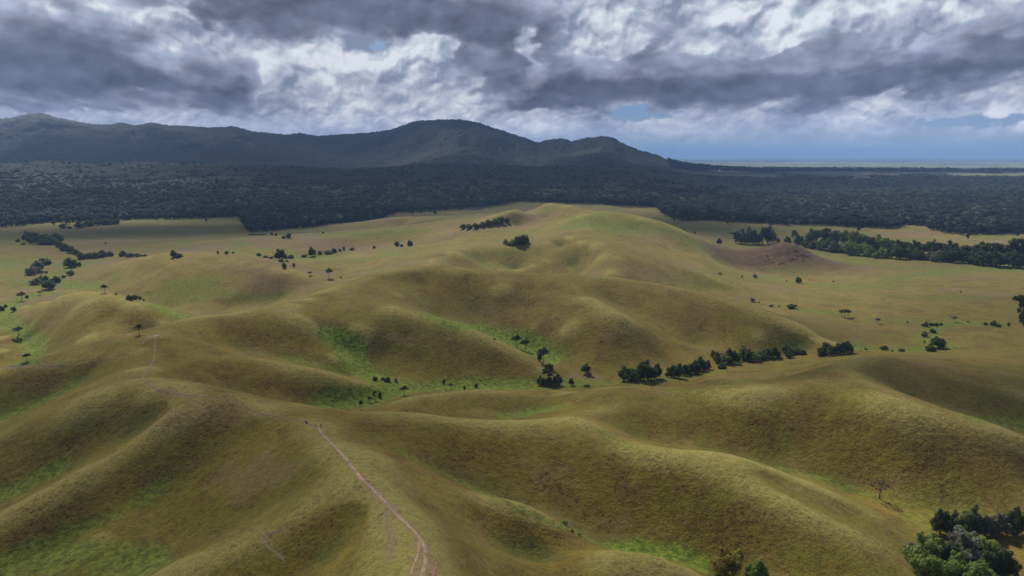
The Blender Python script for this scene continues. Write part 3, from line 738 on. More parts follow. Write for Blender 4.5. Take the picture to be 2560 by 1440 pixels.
LEAF_FOREST = leaf_mat('forest_leaves', (.014, .024, .011), (.058, .078, .028), (.05, .06, .035))
LEAF_LIT = leaf_mat('lit_fresh_leaves', (.16, .22, .035), (.42, .52, .10), (.26, .29, .13))  # fresh green, its colour raised so the crowns look sunlit
LEAF_GREY = leaf_mat('grey_leaves', (.15, .155, .10), (.32, .32, .22))
LEAF_GOLD = leaf_mat('golden_leaves', (.20, .17, .025), (.55, .44, .07), (.3, .28, .05))
LEAF_PINK = leaf_mat('bare_twigs', (.16, .125, .11), (.30, .24, .22), (.22, .17, .16))
def plain(name, c, r=.85):
    nt = NT(name); pos = nt.n('ShaderNodeTexCoord').outputs['Object']
    cc = nt.mix(nt.ramp(nt.noise(9, 4, .7, pos), .3, .7), tuple(v * .6 for v in c), tuple(min(1, v * 1.35) for v in c))
    d_ = nt.n('ShaderNodeBsdfPrincipled'); nt.l(cc, d_.inputs['Base Color']); d_.inputs['Roughness'].default_value = r; d_.inputs['Specular IOR Level'].default_value = .2
    nt.l(d_.outputs[0], nt.out.inputs['Surface']); return nt.m
BARK = plain('bark', (.085, .068, .055)); BARK_PALE = plain('pale_bark', (.26, .23, .21))

# ------------------------------------------------------------------ vegetation: shapes (unit height, unit width)
def tube(V, F, p0, p1, r0, r1, k=5):
    p0, p1 = np.array(p0, float), np.array(p1, float); d_ = p1 - p0; d_ /= np.linalg.norm(d_) + 1e-9
    u = np.cross(d_, (0, 0, 1) if abs(d_[2]) < .9 else (1, 0, 0)); u /= np.linalg.norm(u); v = np.cross(d_, u); b0 = len(V)
    for p, r in ((p0, r0), (p1, r1)):
        for i in range(k):
            a = 2 * math.pi * i / k; V.append(p + r * (math.cos(a) * u + math.sin(a) * v))
    for i in range(k): F.append((b0 + i, b0 + (i + 1) % k, b0 + k + (i + 1) % k, b0 + k + i))
def crown_mesh(name, clumps, nleaf, leaf, mat, r, aspect=1.0, core=True):
    """leaf sprays scattered over the outside of clumps; aspect = real height / real width of the tree"""
    V = []; F = []; tone = []
    vol = sum(c[3] ** 2 for c in clumps)
    for (x, y, z, cr, cz) in clumps:
        cn = max(4, int(nleaf * cr ** 2 / vol)); ct = r.uniform(0, 1)
        d_ = r.standard_normal((cn, 3)); d_[:, 2] = d_[:, 2] * .9 + .25; d_ /= np.linalg.norm(d_, axis=1)[:, None]
        rad = r.uniform(.72, 1.12, cn)
        P = d_ * rad[:, None] * (cr, cr, cz) + (x, y, z)
        for k in range(cn):
            nrm = d_[k] + r.standard_normal(3) * .38; nrm /= np.linalg.norm(nrm)
            u = np.cross(nrm, r.standard_normal(3)); u /= np.linalg.norm(u); v = np.cross(nrm, u)
            s1 = leaf * r.uniform(.55, 1.35); s2 = s1 * r.uniform(.5, 1.0); b0 = len(V)
            u = u * (1, 1, 1 / aspect); v = v * (1, 1, 1 / aspect)
            V += [P[k] - u * s1 - v * s2 * .4, P[k] + u * s1 * .3 - v * s2, P[k] + u * s1 + v * s2 * .3, P[k] - u * s1 * .2 + v * s2]
            F.append((b0, b0 + 1, b0 + 2, b0 + 3)); tone += [np.clip(.55 * ct + r.uniform(0, .45), 0, 1)] * 4
        if core:
            b0 = len(V); n1, n2 = 6, 4
            for j in range(n2 + 1):
                ph = math.pi * j / n2
                for i in range(n1):
                    th = 2 * math.pi * i / n1; q = .66 * r.uniform(.85, 1.1)
                    V.append(np.array((x + q * cr * math.sin(ph) * math.cos(th), y + q * cr * math.sin(ph) * math.sin(th), max(z + q * cz * math.cos(ph), 0.0)))); tone.append(.5 * ct)
            for j in range(n2):
                for i in range(n1): F.append((b0 + j * n1 + i, b0 + (j + 1) * n1 + i, b0 + (j + 1) * n1 + (i + 1) % n1, b0 + j * n1 + (i + 1) % n1))
    me = mesh_from(name, V, F, mat, False); fattr(me, 'tone', tone); return me
def trunk_mesh(name, tips, top, r0, mat, r, lean=.02, base=(0, 0)):
    V = []; F = []; p = np.array((*base, -.03)); segs = 4
    for i in range(segs):
        q = np.array((base[0] + lean * (i + 1) * r.uniform(-1, 1), base[1] + lean * (i + 1) * r.uniform(-1, 1), top * (i + 1) / segs))
        tube(V, F, p, q, r0 * (1 - .16 * i), r0 * (1 - .16 * (i + 1)), 6); p = q
    for t in tips:
        m_ = (p * .45 + np.array(t[:3]) * .55) + r.standard_normal(3) * .01; s_ = p * 1.0; s_[2] *= r.uniform(.75, 1.0)
        tube(V, F, s_, m_, r0 * .42, r0 * .25, 4); tube(V, F, m_, np.array(t[:3]), r0 * .25, r0 * .1, 4)
    return mesh_from(name, V, F, mat, True)
def kind_bush(r, n=7):
    return [(0, 0, .42, .34, .42)] + [(.27 * math.cos(a) * r.uniform(.7, 1.15), .27 * math.sin(a) * r.uniform(.7, 1.15), r.uniform(.22, .62), r.uniform(.15, .25), r.uniform(.2, .32)) for a in np.linspace(0, 6.28, n, False) + r.uniform(0, 1)] + [(r.uniform(-.15, .15), r.uniform(-.15, .15), .78, .17, .2)]
def clumped(r, base):
    out = []
    for (x, y, z, c, cz) in base:
        out.append((x, y, z, c * .72, cz * .72))
        for _ in range(max(3, int(26 * c))):
            d_ = r.standard_normal(3); d_ /= np.linalg.norm(d_); d_[2] = abs(d_[2]) * .9 + .05; q = r.uniform(.26, .44)
            out.append((x + d_[0] * c * .82, y + d_[1] * c * .82, z + d_[2] * cz * .82, c * q, cz * q))
    return out
def kind_round(r, n=8):
    return [(0, 0, .60, .30, .30)] + [(.26 * math.cos(a), .26 * math.sin(a), r.uniform(.42, .74), r.uniform(.14, .22), r.uniform(.13, .2)) for a in np.linspace(0, 6.28, n, False) + r.uniform(0, 1)] + [(r.uniform(-.12, .12), r.uniform(-.12, .12), .84, .18, .16)]
def kind_umbrella(r, n=7):
    return [(0, 0, .78, .22, .13)] + [(.33 * math.cos(a) * r.uniform(.8, 1.1), .33 * math.sin(a) * r.uniform(.8, 1.1), r.uniform(.62, .8), r.uniform(.12, .19), r.uniform(.055, .09)) for a in np.linspace(0, 6.28, n, False) + r.uniform(0, 1)] + [(r.uniform(-.1, .1), r.uniform(-.1, .1), .92, .16, .08)]
def kind_tall(r, n=9):
    return [(r.uniform(-.25, .25), r.uniform(-.25, .25), r.uniform(.45, .92), r.uniform(.13, .22), r.uniform(.07, .12)) for _ in range(n)] + [(0, 0, .90, .17, .09), (0, 0, .66, .2, .12)]
KINDS = {'bush': kind_bush, 'round': kind_round, 'umbrella': kind_umbrella, 'tall': kind_tall}
VAR = {}
def variants(kind, mat, res, nleaf, leaf, asp, count=3, seed=0):
    key = (kind, mat.name, res)
    if key in VAR: return VAR[key]
    out = []
    for k in range(count):
        r = np.random.default_rng(hash((kind, res)) % 1 + 1000 + 37 * k + seed + len(kind) * 7)
        cl = KINDS[kind](r)
        if res: cl = clumped(r, cl)
        nm = 'crown'
        cm = crown_mesh(nm, cl, nleaf, leaf, mat, r, asp)
        top = {'bush': .35, 'round': .55, 'umbrella': .66, 'tall': .75}[kind]
        tm = trunk_mesh('trunk', cl, top, {'bush': .03, 'round': .035, 'umbrella': .03, 'tall': .03}[kind], BARK, r)
        out.append((cm, tm))
    VAR[key] = out; return out
LAST = []
def plant(name, cat, label, x, y, h, w, kind, mat, res=0, group=None, z=None):
    nleaf, leaf = {0: (420, .060), 1: (1300, .040), 2: (7500, .019)}[res]
    cm, tm = variants(kind, mat, res, nleaf, leaf, max(.5, min(1.6, h / w)))[random.randrange(3)]
    e = bpy.data.objects.new(name, None); col.objects.link(e)
    e.empty_display_size = .1
    e.location = (x, y, float(base_height(np.array([x]), np.array([y]))[0]) - 0.01 * h if z is None else z)
    e.rotation_euler = (0, 0, random.uniform(0, 6.28)); e.scale = (w, w, h)
    e['label'] = label; e['category'] = cat
    if group: e['group'] = group
    for nm, m_ in (('crown', cm), ('trunk', tm)):
        c = bpy.data.objects.new(nm, m_); c.parent = e; col.objects.link(c)
    return e

# ------------------------------------------------------------------ vegetation: the forest's trees (one mass)
protos = bpy.data.collections.new('forest_tree_shapes')
for k in range(7):
    r = np.random.default_rng(60 + k)
    cl = [(r.uniform(-.28, .28), r.uniform(-.28, .28), r.uniform(.5, .85), r.uniform(.14, .24), r.uniform(.09, .16)) for _ in range(6)] + [(0, 0, .72, .3, .22), (0, 0, .35, .22, .33)]
    me = crown_mesh('forest_tree', cl, 130, .085, LEAF_FOREST if k < 5 else LEAF_GREY, r, 1.6)
    o = bpy.data.objects.new('forest_tree', me); o['kind'] = 'stuff'; protos.objects.link(o)
pts = []; 
yv = 1480.0
while yv < 3700:
    stp = 11.5 + 4.5 * sstep(1700, 3600, yv)
    nn_ = int(1.72 * yv / stp)
    xs_ = (np.arange(nn_) - nn_ / 2) * stp + rng.uniform(-.45, .45, nn_) * stp
    ys_ = yv + rng.uniform(-.5, .5, nn_) * stp
    pts.append(np.stack([xs_, ys_, np.full(nn_, stp)], 1)); yv += stp * .9
while yv < 8900:                                             # sparser, larger crowns break the outline of the hills beyond
    stp = 34.0; nn_ = int(1.72 * yv / stp)
    pts.append(np.stack([(np.arange(nn_) - nn_ / 2) * stp + rng.uniform(-.5, .5, nn_) * stp, yv + rng.uniform(-.5, .5, nn_) * stp, np.full(nn_, 34.)], 1)); yv += stp
pts = np.concatenate(pts)
ppx = 1280 + FOCAL * pts[:, 0] / pts[:, 1]
ed = edge_dist(ppx)
edj = ed + 16 * fbm(pts[:, 0] / 40, pts[:, 1] / 40, 2, 47) + 55 * np.maximum(fbm(pts[:, 0] / 130, pts[:, 1] / 130, 3, 49), -.3)
edj = np.where(rng.uniform(0, 1, len(pts)) > .975, edj - rng.uniform(10, 110, len(pts)), edj)
ok = (pts[:, 1] > edj) & (ppx > -260) & (ppx < 2820) & right_woods(ppx, pts[:, 1], pts[:, 0])
pts = pts[ok]; ed = ed[ok]
pz = base_height(pts[:, 0], pts[:, 1])
depth_in = pts[:, 1] - ed
th = rng.uniform(17, 26, len(pts)) * (1 + .22 * fbm(pts[:, 0] / 150, pts[:, 1] / 150, 2, 48)) * (0.72 + .28 * sstep(0, 60, depth_in))
th = np.where(rng.uniform(0, 1, len(pts)) > .94, th * 1.25, th)
th = np.where(pts[:, 2] > 30, rng.uniform(20, 36, len(pts)), th)
isfar = pts[:, 2] > 30
tw = np.maximum(th, 17) * rng.uniform(.62, 1.0, len(pts))
me = bpy.data.meshes.new('forest_trees'); me.vertices.add(len(pts))
me.vertices.foreach_set('co', np.stack([pts[:, 0], pts[:, 1], pz - .3 - 4 * isfar], 1).astype(np.float32).ravel())
fattr(me, 'tall', th); fattr(me, 'wide', tw); fattr(me, 'turn', rng.uniform(0, 6.28, len(pts)))
ia = me.attributes.new('pick', 'INT', 'POINT'); ia.data.foreach_set('value', np.where(rng.uniform(0, 1, len(pts)) > .93, rng.integers(5, 7, len(pts)), rng.integers(0, 5, len(pts))).astype(np.int32))
fo = add('forest_trees', me, kind='stuff', label='dark rainforest trees massed along the edge of the grassy plain', category='forest')
ng = bpy.data.node_groups.new('scatter', 'GeometryNodeTree')
ng.interface.new_socket('Geometry', in_out='INPUT', socket_type='NodeSocketGeometry'); ng.interface.new_socket('Geometry', in_out='OUTPUT', socket_type='NodeSocketGeometry')
gi, go = ng.nodes.new('NodeGroupInput'), ng.nodes.new('NodeGroupOutput')
ip = ng.nodes.new('GeometryNodeInstanceOnPoints'); ci = ng.nodes.new('GeometryNodeCollectionInfo')
ci.inputs['Collection'].default_value = protos; ci.inputs['Separate Children'].default_value = True; ci.inputs['Reset Children'].default_value = True
def named(nm, dt):
    q = ng.nodes.new('GeometryNodeInputNamedAttribute'); q.data_type = dt; q.inputs['Name'].default_value = nm; return q.outputs['Attribute']
cs = ng.nodes.new('ShaderNodeCombineXYZ'); cr_ = ng.nodes.new('ShaderNodeCombineXYZ')
wv = named('wide', 'FLOAT'); ng.links.new(wv, cs.inputs[0]); ng.links.new(wv, cs.inputs[1]); ng.links.new(named('tall', 'FLOAT'), cs.inputs[2])
ng.links.new(named('turn', 'FLOAT'), cr_.inputs[2])
ng.links.new(gi.outputs[0], ip.inputs['Points']); ng.links.new(ci.outputs[0], ip.inputs['Instance']); ip.inputs['Pick Instance'].default_value = True
ng.links.new(named('pick', 'INT'), ip.inputs['Instance Index']); ng.links.new(cr_.outputs[0], ip.inputs['Rotation']); ng.links.new(cs.outputs[0], ip.inputs['Scale'])
ng.links.new(ip.outputs[0], go.inputs[0])
md = fo.modifiers.new('scatter', 'NODES'); md.node_group = ng

# ------------------------------------------------------------------ vegetation: single trees, copses and bushes of the grassland
ORD = ['first', 'second', 'third', 'fourth', 'fifth', 'sixth', 'seventh', 'eighth', 'ninth', 'tenth', 'eleventh', 'twelfth', 'thirteenth', 'fourteenth', 'fifteenth', 'sixteenth', 'seventeenth', 'eighteenth', 'nineteenth', 'twentieth']
TENS = {20: 'twenty', 30: 'thirty', 40: 'forty', 50: 'fifty'}
def ordinal(n):
    if n <= 20: return ORD[n - 1]
    t, u = n // 10 * 10, n % 10
    return TENS[t][:-1] + 'ieth' if u == 0 else TENS[t] + '-' + ORD[u - 1]
TN = {'bush': ('bush', 'bush'), 'round': ('broadleaf_tree', 'tree'), 'umbrella': ('flat_topped_tree', 'tree'), 'tall': ('tall_tree', 'tree')}
def by_px(px, py, hp, wp, kind, mat, label, group=None, res=0, jit=True):
    """a tree whose foot is seen at (px, py), hp photo pixels tall and wp wide"""
    X, Y = hit(px, min(py, 1440 + 400)); X, Y = float(X[0]), float(Y[0])
    dist = math.sqrt(X * X + Y * Y + 150 ** 2) if Y < 1000 else Y
    slant = Y * CP + (CAM_Z - 5) * SP
    h = hp * slant / FOCAL * 1.04; w = wp * slant / FOCAL * 1.12
    nm, cat = TN[kind]
    if nm == 'bush' and hp > 22 and h > 9: nm, cat = 'leafy_tree', 'tree'
    return plant(nm, cat, label, X, Y, h, w, kind, mat, res, group)
L_, LL, LG = LEAF, LEAF_LIT, LEAF_GREY
b, rn, um, ta = 'bush', 'round', 'umbrella', 'tall'
# (label stem, where, group, [(px, py, height, width, kind, material)]) : members are told apart by their order from the left
STANDS = [
 ('dark tree in the dense copse at the far left of the plain', 'trees of the far left copse', [(72,604,30,26,b,L_),(84,609,32,30,b,L_),(100,611,30,30,b,L_),(116,612,28,28,b,L_),(130,612,28,28,b,L_),(146,607,26,24,b,L_)]),
 ('dark bush in the slanting row right of the far left copse', 'bushes in the slanting row', [(150,618,16,18,b,L_),(162,626,18,22,b,L_),(176,632,17,22,b,L_),(190,636,14,18,b,L_)]),
 ('bush in the hedge-like row above the lit left hill', 'bushes in the left hedge-like row', [(205,648,22,20,b,L_),(222,645,18,24,b,L_),(242,645,14,24,b,L_),(258,642,17,22,b,L_),(276,640,12,16,b,L_),(307,641,18,18,b,L_),(324,643,11,20,b,L_),(345,642,10,18,b,L_),(361,641,7,12,b,L_)]),
 ('small dark bush by the forest edge at far left', 'bushes by the left forest edge', [(157,572,13,16,b,L_),(174,572,8,12,b,L_),(200,570,17,22,b,L_),(220,566,18,26,b,L_),(243,563,18,28,b,L_),(266,562,18,28,b,L_),(288,561,15,20,b,L_),(44,605,9,9,b,L_),(110,590,5,22,b,L_),(58,612,5,10,b,L_)]),
 ('shrub standing on the crest of the lit left hill', 'shrubs on the left hill crest', [(435,643,17,14,b,L_),(448,643,11,16,b,L_),(545,634,7,6,b,LG),(566,636,11,10,b,L_),(583,634,6,6,b,L_)]),
 ('dark bush on the hedge line left of centre', 'bushes on the hedge line left of centre', [(648,640,9,12,b,L_),(664,645,7,14,b,L_),(678,647,8,10,b,L_),(712,646,14,12,b,L_),(727,645,8,16,b,L_),(760,642,8,16,b,L_),(800,636,9,12,b,L_),(822,634,9,22,b,L_),(835,631,13,14,b,L_),(850,628,7,8,b,L_),(860,626,11,6,b,L_),(880,625,6,12,b,L_)]),
 ('small bush in the hollow below the hedge line', 'bushes below the hedge line', [(703,655,7,12,b,L_),(718,655,6,8,b,L_),(711,670,17,11,b,L_),(735,668,14,8,b,LG),(775,688,11,10,um,L_),(852,695,5,5,b,L_)]),
 ('bush beside the small bright green patch on the lit slope', 'bushes beside the small green patch', [(935,621,7,8,b,L_),(992,616,13,12,b,L_),(1004,617,7,8,b,L_),(1025,615,15,14,b,L_)]),
 ('bush in the dark thicket on the shoulder of the far hill', 'bushes of the shoulder thicket', [(1158,571,13,18,b,L_),(1173,570,13,18,b,L_),(1190,568,12,18,b,L_),(1206,566,14,18,b,L_),(1222,563,16,20,b,L_),(1238,560,18,20,b,L_),(1253,557,16,20,b,L_),(1267,554,13,16,b,L_)]),
 ('tree in the round dark copse in the hollow of the far hill', 'trees of the hollow copse', [(1263,611,15,12,b,LL),(1277,612,12,20,b,LL),(1292,612,21,22,b,L_),(1305,610,27,25,b,L_),(1316,607,18,15,b,L_)]),
 ('bush on the grass in front of the forest tongue', 'bushes in front of the forest tongue', [(634,588,6,22,b,L_),(655,588,6,22,b,L_),(680,589,9,7,b,L_),(690,590,7,6,b,L_),(721,595,14,14,b,L_),(709,596,7,9,b,L_),(808,584,6,5,b,L_)]),
 ('greyish tree in the loose grove on the green creek flat at left', 'trees of the left creek grove', [(78,688,24,24,b,LG),(92,684,20,24,b,LG),(96,672,22,26,b,LG),(110,662,18,28,b,L_),(121,660,12,14,b,L_),(107,683,7,7,b,L_),(116,684,7,7,b,L_)]),
 ('dark tree in the pair of clumps on the left creek flat', 'trees in the pair of clumps', [(168,664,20,18,b,LG),(178,668,24,26,b,L_),(198,666,12,11,b,L_)]),
 ('rounded bush beside the bright green creek at left', 'bushes beside the left creek', [(88,711,18,26,b,LG),(103,705,20,16,b,L_),(116,702,14,12,b,L_),(122,723,26,28,b,L_),(142,706,15,20,b,L_),(159,695,7,10,b,L_),(176,687,12,20,b,LG)]),
 ('small shrub near the left edge of the plain', 'shrubs near the left edge', [(5,776,14,14,b,L_),(14,768,8,8,b,L_),(34,778,11,12,b,L_),(67,745,9,8,b,L_),(290,737,4,8,b,L_)]),
 ('bush behind the dark left hill', 'bushes behind the dark left hill', [(325,749,12,18,b,L_),(338,749,12,18,b,L_),(348,748,8,12,b,L_),(360,753,6,5,b,L_)]),
 ('tree in the dark thicket by the creek right of centre', 'trees of the big creek thicket', [(1560,953,36,30,b,L_),(1576,954,34,34,b,L_),(1592,954,44,36,b,L_),(1610,952,56,38,b,L_),(1628,950,44,34,b,L_),(1643,946,38,20,b,L_)]),
 ('tree in the thicket next right along the creek', 'trees of the second creek thicket', [(1678,944,32,28,b,L_),(1692,945,38,28,b,L_),(1708,940,36,28,b,L_),(1722,937,30,28,b,L_),(1736,934,38,30,b,L_),(1752,928,32,28,b,L_),(1767,923,22,18,b,L_)]),
 ('tree in the mid-creek thicket with a pale top', 'trees of the mid-creek thicket', [(1783,893,22,14,b,L_),(1796,906,30,28,b,L_),(1804,921,18,22,b,L_),(1812,910,34,30,b,LL),(1828,908,38,32,b,L_),(1842,903,22,18,b,L_)]),
 ('tree in the long thicket at the foot of the dark slope', 'trees of the long creek thicket', [(1858,899,32,24,b,LL),(1870,903,38,28,b,L_),(1886,904,32,28,b,LL),(1902,899,24,24,b,L_),(1917,895,30,26,b,L_),(1931,894,32,28,b,L_),(1944,892,22,14,b,L_)]),
 ('bush in the small group ending the creek thickets', 'bushes ending the creek thickets', [(1962,880,20,16,b,L_),(1972,884,26,20,b,L_),(1973,895,16,18,b,L_),(1992,885,20,18,b,L_),(2006,886,14,18,b,L_),(1915,897,6,8,b,L_)]),
 ('tree in the separate dark clump behind the right hill', 'trees of the clump behind the right hill', [(2054,890,24,20,b,L_),(2064,884,28,22,b,L_),(2078,890,22,22,b,L_),(2092,888,32,26,b,L_),(2106,886,30,24,b,L_),(2118,884,36,26,b,L_)]),
 ('small dark bush along the right-hand creek', 'bushes along the right-hand creek', [(2165,875,5,10,b,L_),(2209,875,13,18,b,L_),(2231,878,5,6,b,L_),(2254,879,9,16,b,L_),(2311,857,6,5,b,L_),(2311,842,15,16,b,LG),(2332,832,14,14,b,L_),(2309,815,10,12,b,L_),(2316,817,14,10,b,LG),(2328,814,9,12,b,L_),(2341,814,8,12,b,L_),(2352,813,8,8,b,L_),(2464,813,9,10,b,L_),(2484,814,12,16,b,L_),(2496,817,10,14,b,L_),(2521,816,10,8,b,L_),(2420,806,4,5,b,L_)]),
 ('dark tree in the tight pair beside the right creek bend', 'trees beside the creek bend', [(2326,878,17,24,b,L_),(2345,870,30,34,b,L_)]),
 ('shrub scattered on the right-hand plain', 'shrubs on the right-hand plain', [(1800,686,7,10,b,LG),(1855,694,6,4,b,L_),(1888,695,13,12,b,LG),(1881,754,11,13,b,LG),(1897,757,4,5,b,L_),(1925,767,5,6,b,L_),(1931,767,6,5,b,L_),(1948,767,5,5,b,L_),(1978,771,12,24,b,L_),(1966,704,4,4,b,L_),(1996,707,14,16,b,L_),(2083,710,10,6,um,LG),(2268,807,5,4,b,L_),(2401,731,5,6,b,LL)]),
 ('small bush on the green creek bed below the middle hill', 'bushes on the middle creek bed', [(938,952,11,13,b,L_),(968,954,12,18,b,L_),(957,950,8,8,b,L_),(990,955,9,8,b,L_),(1161,973,10,6,b,L_),(1190,967,8,10,b,L_),(925,1005,14,12,um,L_),(936,998,24,9,ta,L_),(950,993,14,10,b,L_),(1236,848,4,7,b,L_)]),
 ('tall dark tree in the grove left of the rocky hill', 'trees of the grove by the rocky hill', [(1838,608,34,24,ta,L_),(1850,609,40,26,b,LG),(1862,610,34,26,b,L_),(1872,610,40,24,b,L_),(1884,610,32,24,b,L_),(1894,610,32,24,b,L_),(1906,610,38,26,ta,L_),(1918,609,42,26,b,L_),(1930,607,30,18,b,L_)]),
 ('tree standing behind the top of the rocky hill', 'trees behind the rocky hill top', [(1968,606,16,18,b,L_),(1984,607,32,20,ta,LG),(1996,610,24,22,b,L_),(1945,606,12,10,b,L_)]),
]
r5 = random.Random(5)
gal = []
for row, off in ((0, 0), (1, 6)):
    px = 2014 + off
    while px < 2575:
        base = float(np.interp(px, [2010, 2080, 2170, 2340, 2345, 2460, 2570], [617, 630, 642, 653, 652, 663, 672])) - row * 13
        tp = float(np.interp(px, [2010, 2060, 2130, 2200, 2300, 2340, 2370, 2500, 2570], [30, 44, 42, 40, 36, 34, 42, 50, 50]))
        h = tp * r5.uniform(.68, 1.1) * (1.0 if row else .78)
        kd = ta if (row and r5.random() < .4) else b
        gal.append((px + r5.uniform(-3, 3), base + r5.uniform(-2, 2), h, h * r5.uniform(.62, .9), kd, (LL if (2090 < px < 2230 and r5.random() < .7) else L_ if r5.random() < .85 else LG), row))
        px += r5.uniform(9.5, 13)
for row, st in ((0, 'tree in the near row of the long wood strip on the right'), (1, 'tree in the back row of the long wood strip on the right')):
    STANDS.append((st, 'trees of the long wood strip' + (', back row' if row else ', near row'), [g_i[:6] for g_i in gal if g_i[6] == row]))
for stem, grp, mem in STANDS:
    mem = sorted(mem, key=lambda q: q[0])
    for i, (px, py, hp, wp, kd, mt) in enumerate(mem):
        lab = ordinal(i + 1) + ' ' + stem if len(mem) > 1 else stem
        if len(lab.split()) < 13: lab += ', from left'
        jh = random.uniform(.78, 1.15) if len(mem) > 4 else 1
        by_px(px, py, hp * jh, wp * (1.22 if hp > 22 else 1.1), kd, mt, lab, grp, 0 if hp < 30 else 1)
SINGLE = [
 (700,650,28,28,b,L_,'larger round dark tree standing on the hedge line left of centre',1),(781,641,24,21,b,L_,'tall oval dark tree on the hedge line, right of the round one',1),
 (823,695,24,18,um,L_,'flat-topped tree on the slope below the hedge line left of centre',0),(55,752,22,22,um,LG,'greyish crooked tree on the grass at the left edge',1),(100,738,11,13,um,LG,'thin pinkish little tree right of the greyish crooked one',0),
 (262,732,20,17,um,L_,'flat-topped tree behind the crest of the dark left hill',1),(200,697,0,0,None,None,'',0),
 (47,839,22,24,um,L_,'dark umbrella tree on the bright green valley floor at left',1),(348,837,26,21,um,L_,'dark umbrella tree left of the white bare patch',1),(67,903,19,20,um,L_,'dark umbrella tree at the lower end of the left valley',1),
 (1291,869,32,27,um,L_,'left and taller of the two umbrella trees on the green valley floor',1),(1313,876,28,25,um,L_,'right of the two umbrella trees on the green valley floor',1),
 (1358,909,40,32,um,L_,'tall spreading tree with a bare trunk at the mouth of the valley',1),(1349,903,26,14,b,L_,'narrow bush hugging the spreading tree at the valley mouth',0),
 (1370,962,52,44,ta,L_,'tall layered tree rising from the dense thicket in mid-picture',1),(1352,961,22,24,b,L_,'low dark bush at the left foot of the layered tree',1),(1372,964,20,34,b,L_,'low dark bush in front of the layered tree',1),(1393,963,28,28,b,L_,'rounded bush at the right foot of the layered tree',1),
 (1428,965,22,15,b,L_,'upright dark bush just right of the layered tree thicket',1),(1464,934,26,26,b,L_,'ragged dark tree alone on the pinkish slope by the creek',1),(1467,967,6,20,b,L_,'low creeping bush on the creek bank right of the upright bush',0),
 (1011,988,24,25,um,L_,'dark umbrella tree alone on the bright creek meadow',1),(1110,973,26,11,ta,L_,'thin tall tree on the creek meadow',0),(1127,971,13,11,um,L_,'little umbrella tree right of the thin tall one',0),(903,1024,24,10,um,L_,'slender palm-like tree below the end of the dark slope',0),
 (2193,809,14,14,um,LG,'sparse little tree alone on the right-hand plain',0),(2384,805,15,17,um,LG,'small spreading tree right of the creek bend',0),
 (2104,792,18,14,um,L_,'left of three stems of the flat-topped group on the right plain',0),(2112,793,20,16,um,L_,'middle of three stems of the flat-topped group on the right plain',0),(2120,792,18,14,um,L_,'right of three stems of the flat-topped group on the right plain',0),
 (1798,611,16,14,b,L_,'lone round tree left of the grove by the rocky hill',1),(1738,583,5,5,b,L_,'tiny lone bush on the grass behind the far hill',0),(264,611,6,4,b,L_,'tiny lone bush on the shaded grass at far left',0),
 (2548,808,70,34,ta,L_,'tall spreading tree cut by the right edge of the picture',1),(2560,815,46,30,b,L_,'dark bush at the foot of the tall tree on the right edge',1),
 (1815,1448,80,84,b,LEAF_GOLD,'golden-green rounded tree at the bottom edge of the picture',2),(1890,1455,64,62,b,LL,'smaller fresh green tree right of the golden-green one',2),
 (2350,1337,72,56,b,L_,'dark tree at the left end of the shaded thicket behind the copse',2),(2384,1338,62,56,b,L_,'dark tree second from left in the shaded thicket',2),(2425,1339,80,66,b,L_,'tallest dark tree in the shaded thicket behind the copse',2),
 (2462,1340,58,56,b,LG,'greyish tree in the middle of the shaded thicket',2),(2496,1338,62,60,b,LG,'pale twiggy tree in the right part of the shaded thicket',2),(2532,1336,72,54,b,L_,'dark tree near the right edge in the shaded thicket',2),(2560,1334,60,44,b,LL,'green tree cut by the right edge in the shaded thicket',2),(2405,1344,44,44,b,LL,'small fresh green tree in front of the tallest thicket tree',2),
 (2308,1425,98,88,b,LL,'fresh green tree at the upper left of the big lit copse',2),(2352,1430,92,96,b,L_,'olive tree second from left at the back of the big lit copse',2),(2415,1432,112,110,b,LG,'tallest tree with a pale grey top in the big lit copse',2),
 (2462,1445,112,100,b,LL,'bright green tree right of the tallest one in the big copse',2),(2500,1470,112,88,b,L_,'dark green tree at the right end of the big lit copse',2),(2325,1475,96,100,b,LL,'light green tree at the lower left of the big lit copse',2),
 (2385,1490,112,110,b,LL,'yellow-green rounded tree in the middle of the big lit copse',2),(2450,1505,104,108,b,LL,'dense green tree at the bottom of the big lit copse',2),(2282,1395,44,52,b,LG,'small twiggy grey tree at the left tip of the big copse',2),(2345,1400,66,76,b,LL,'rounded green crown between the left and tallest copse trees',2),
 (2300,1500,70,72,b,L_,'dark low tree at the bottom left corner of the big copse',2),(2495,1530,90,84,b,LL,'green tree at the bottom right corner of the big copse',2),
]
for q in SINGLE:
    if q[4]: by_px(*q[:6], q[6], None, q[7])
# scrub in the near gully
r6 = random.Random(9)
gul = [(1246,1250),(1258,1252),(1290,1262),(1312,1268),(1335,1274),(1356,1285),(1375,1296),(1392,1304),(1412,1312),(1430,1330),(1448,1338),(1470,1350),(1496,1364),(1215,1238)]
for i, (px, py) in enumerate(sorted(gul)[9:12]):
    by_px(px, py, 11 if px == 1412 else r6.uniform(4, 7), 18 if px == 1412 else r6.uniform(8, 13), b, L_ if px == 1430 else LL, ordinal(i + 1) + ' low shrub at the bottom of the narrow gully between the near ridges, from left', 'shrubs down the near gully', 1)
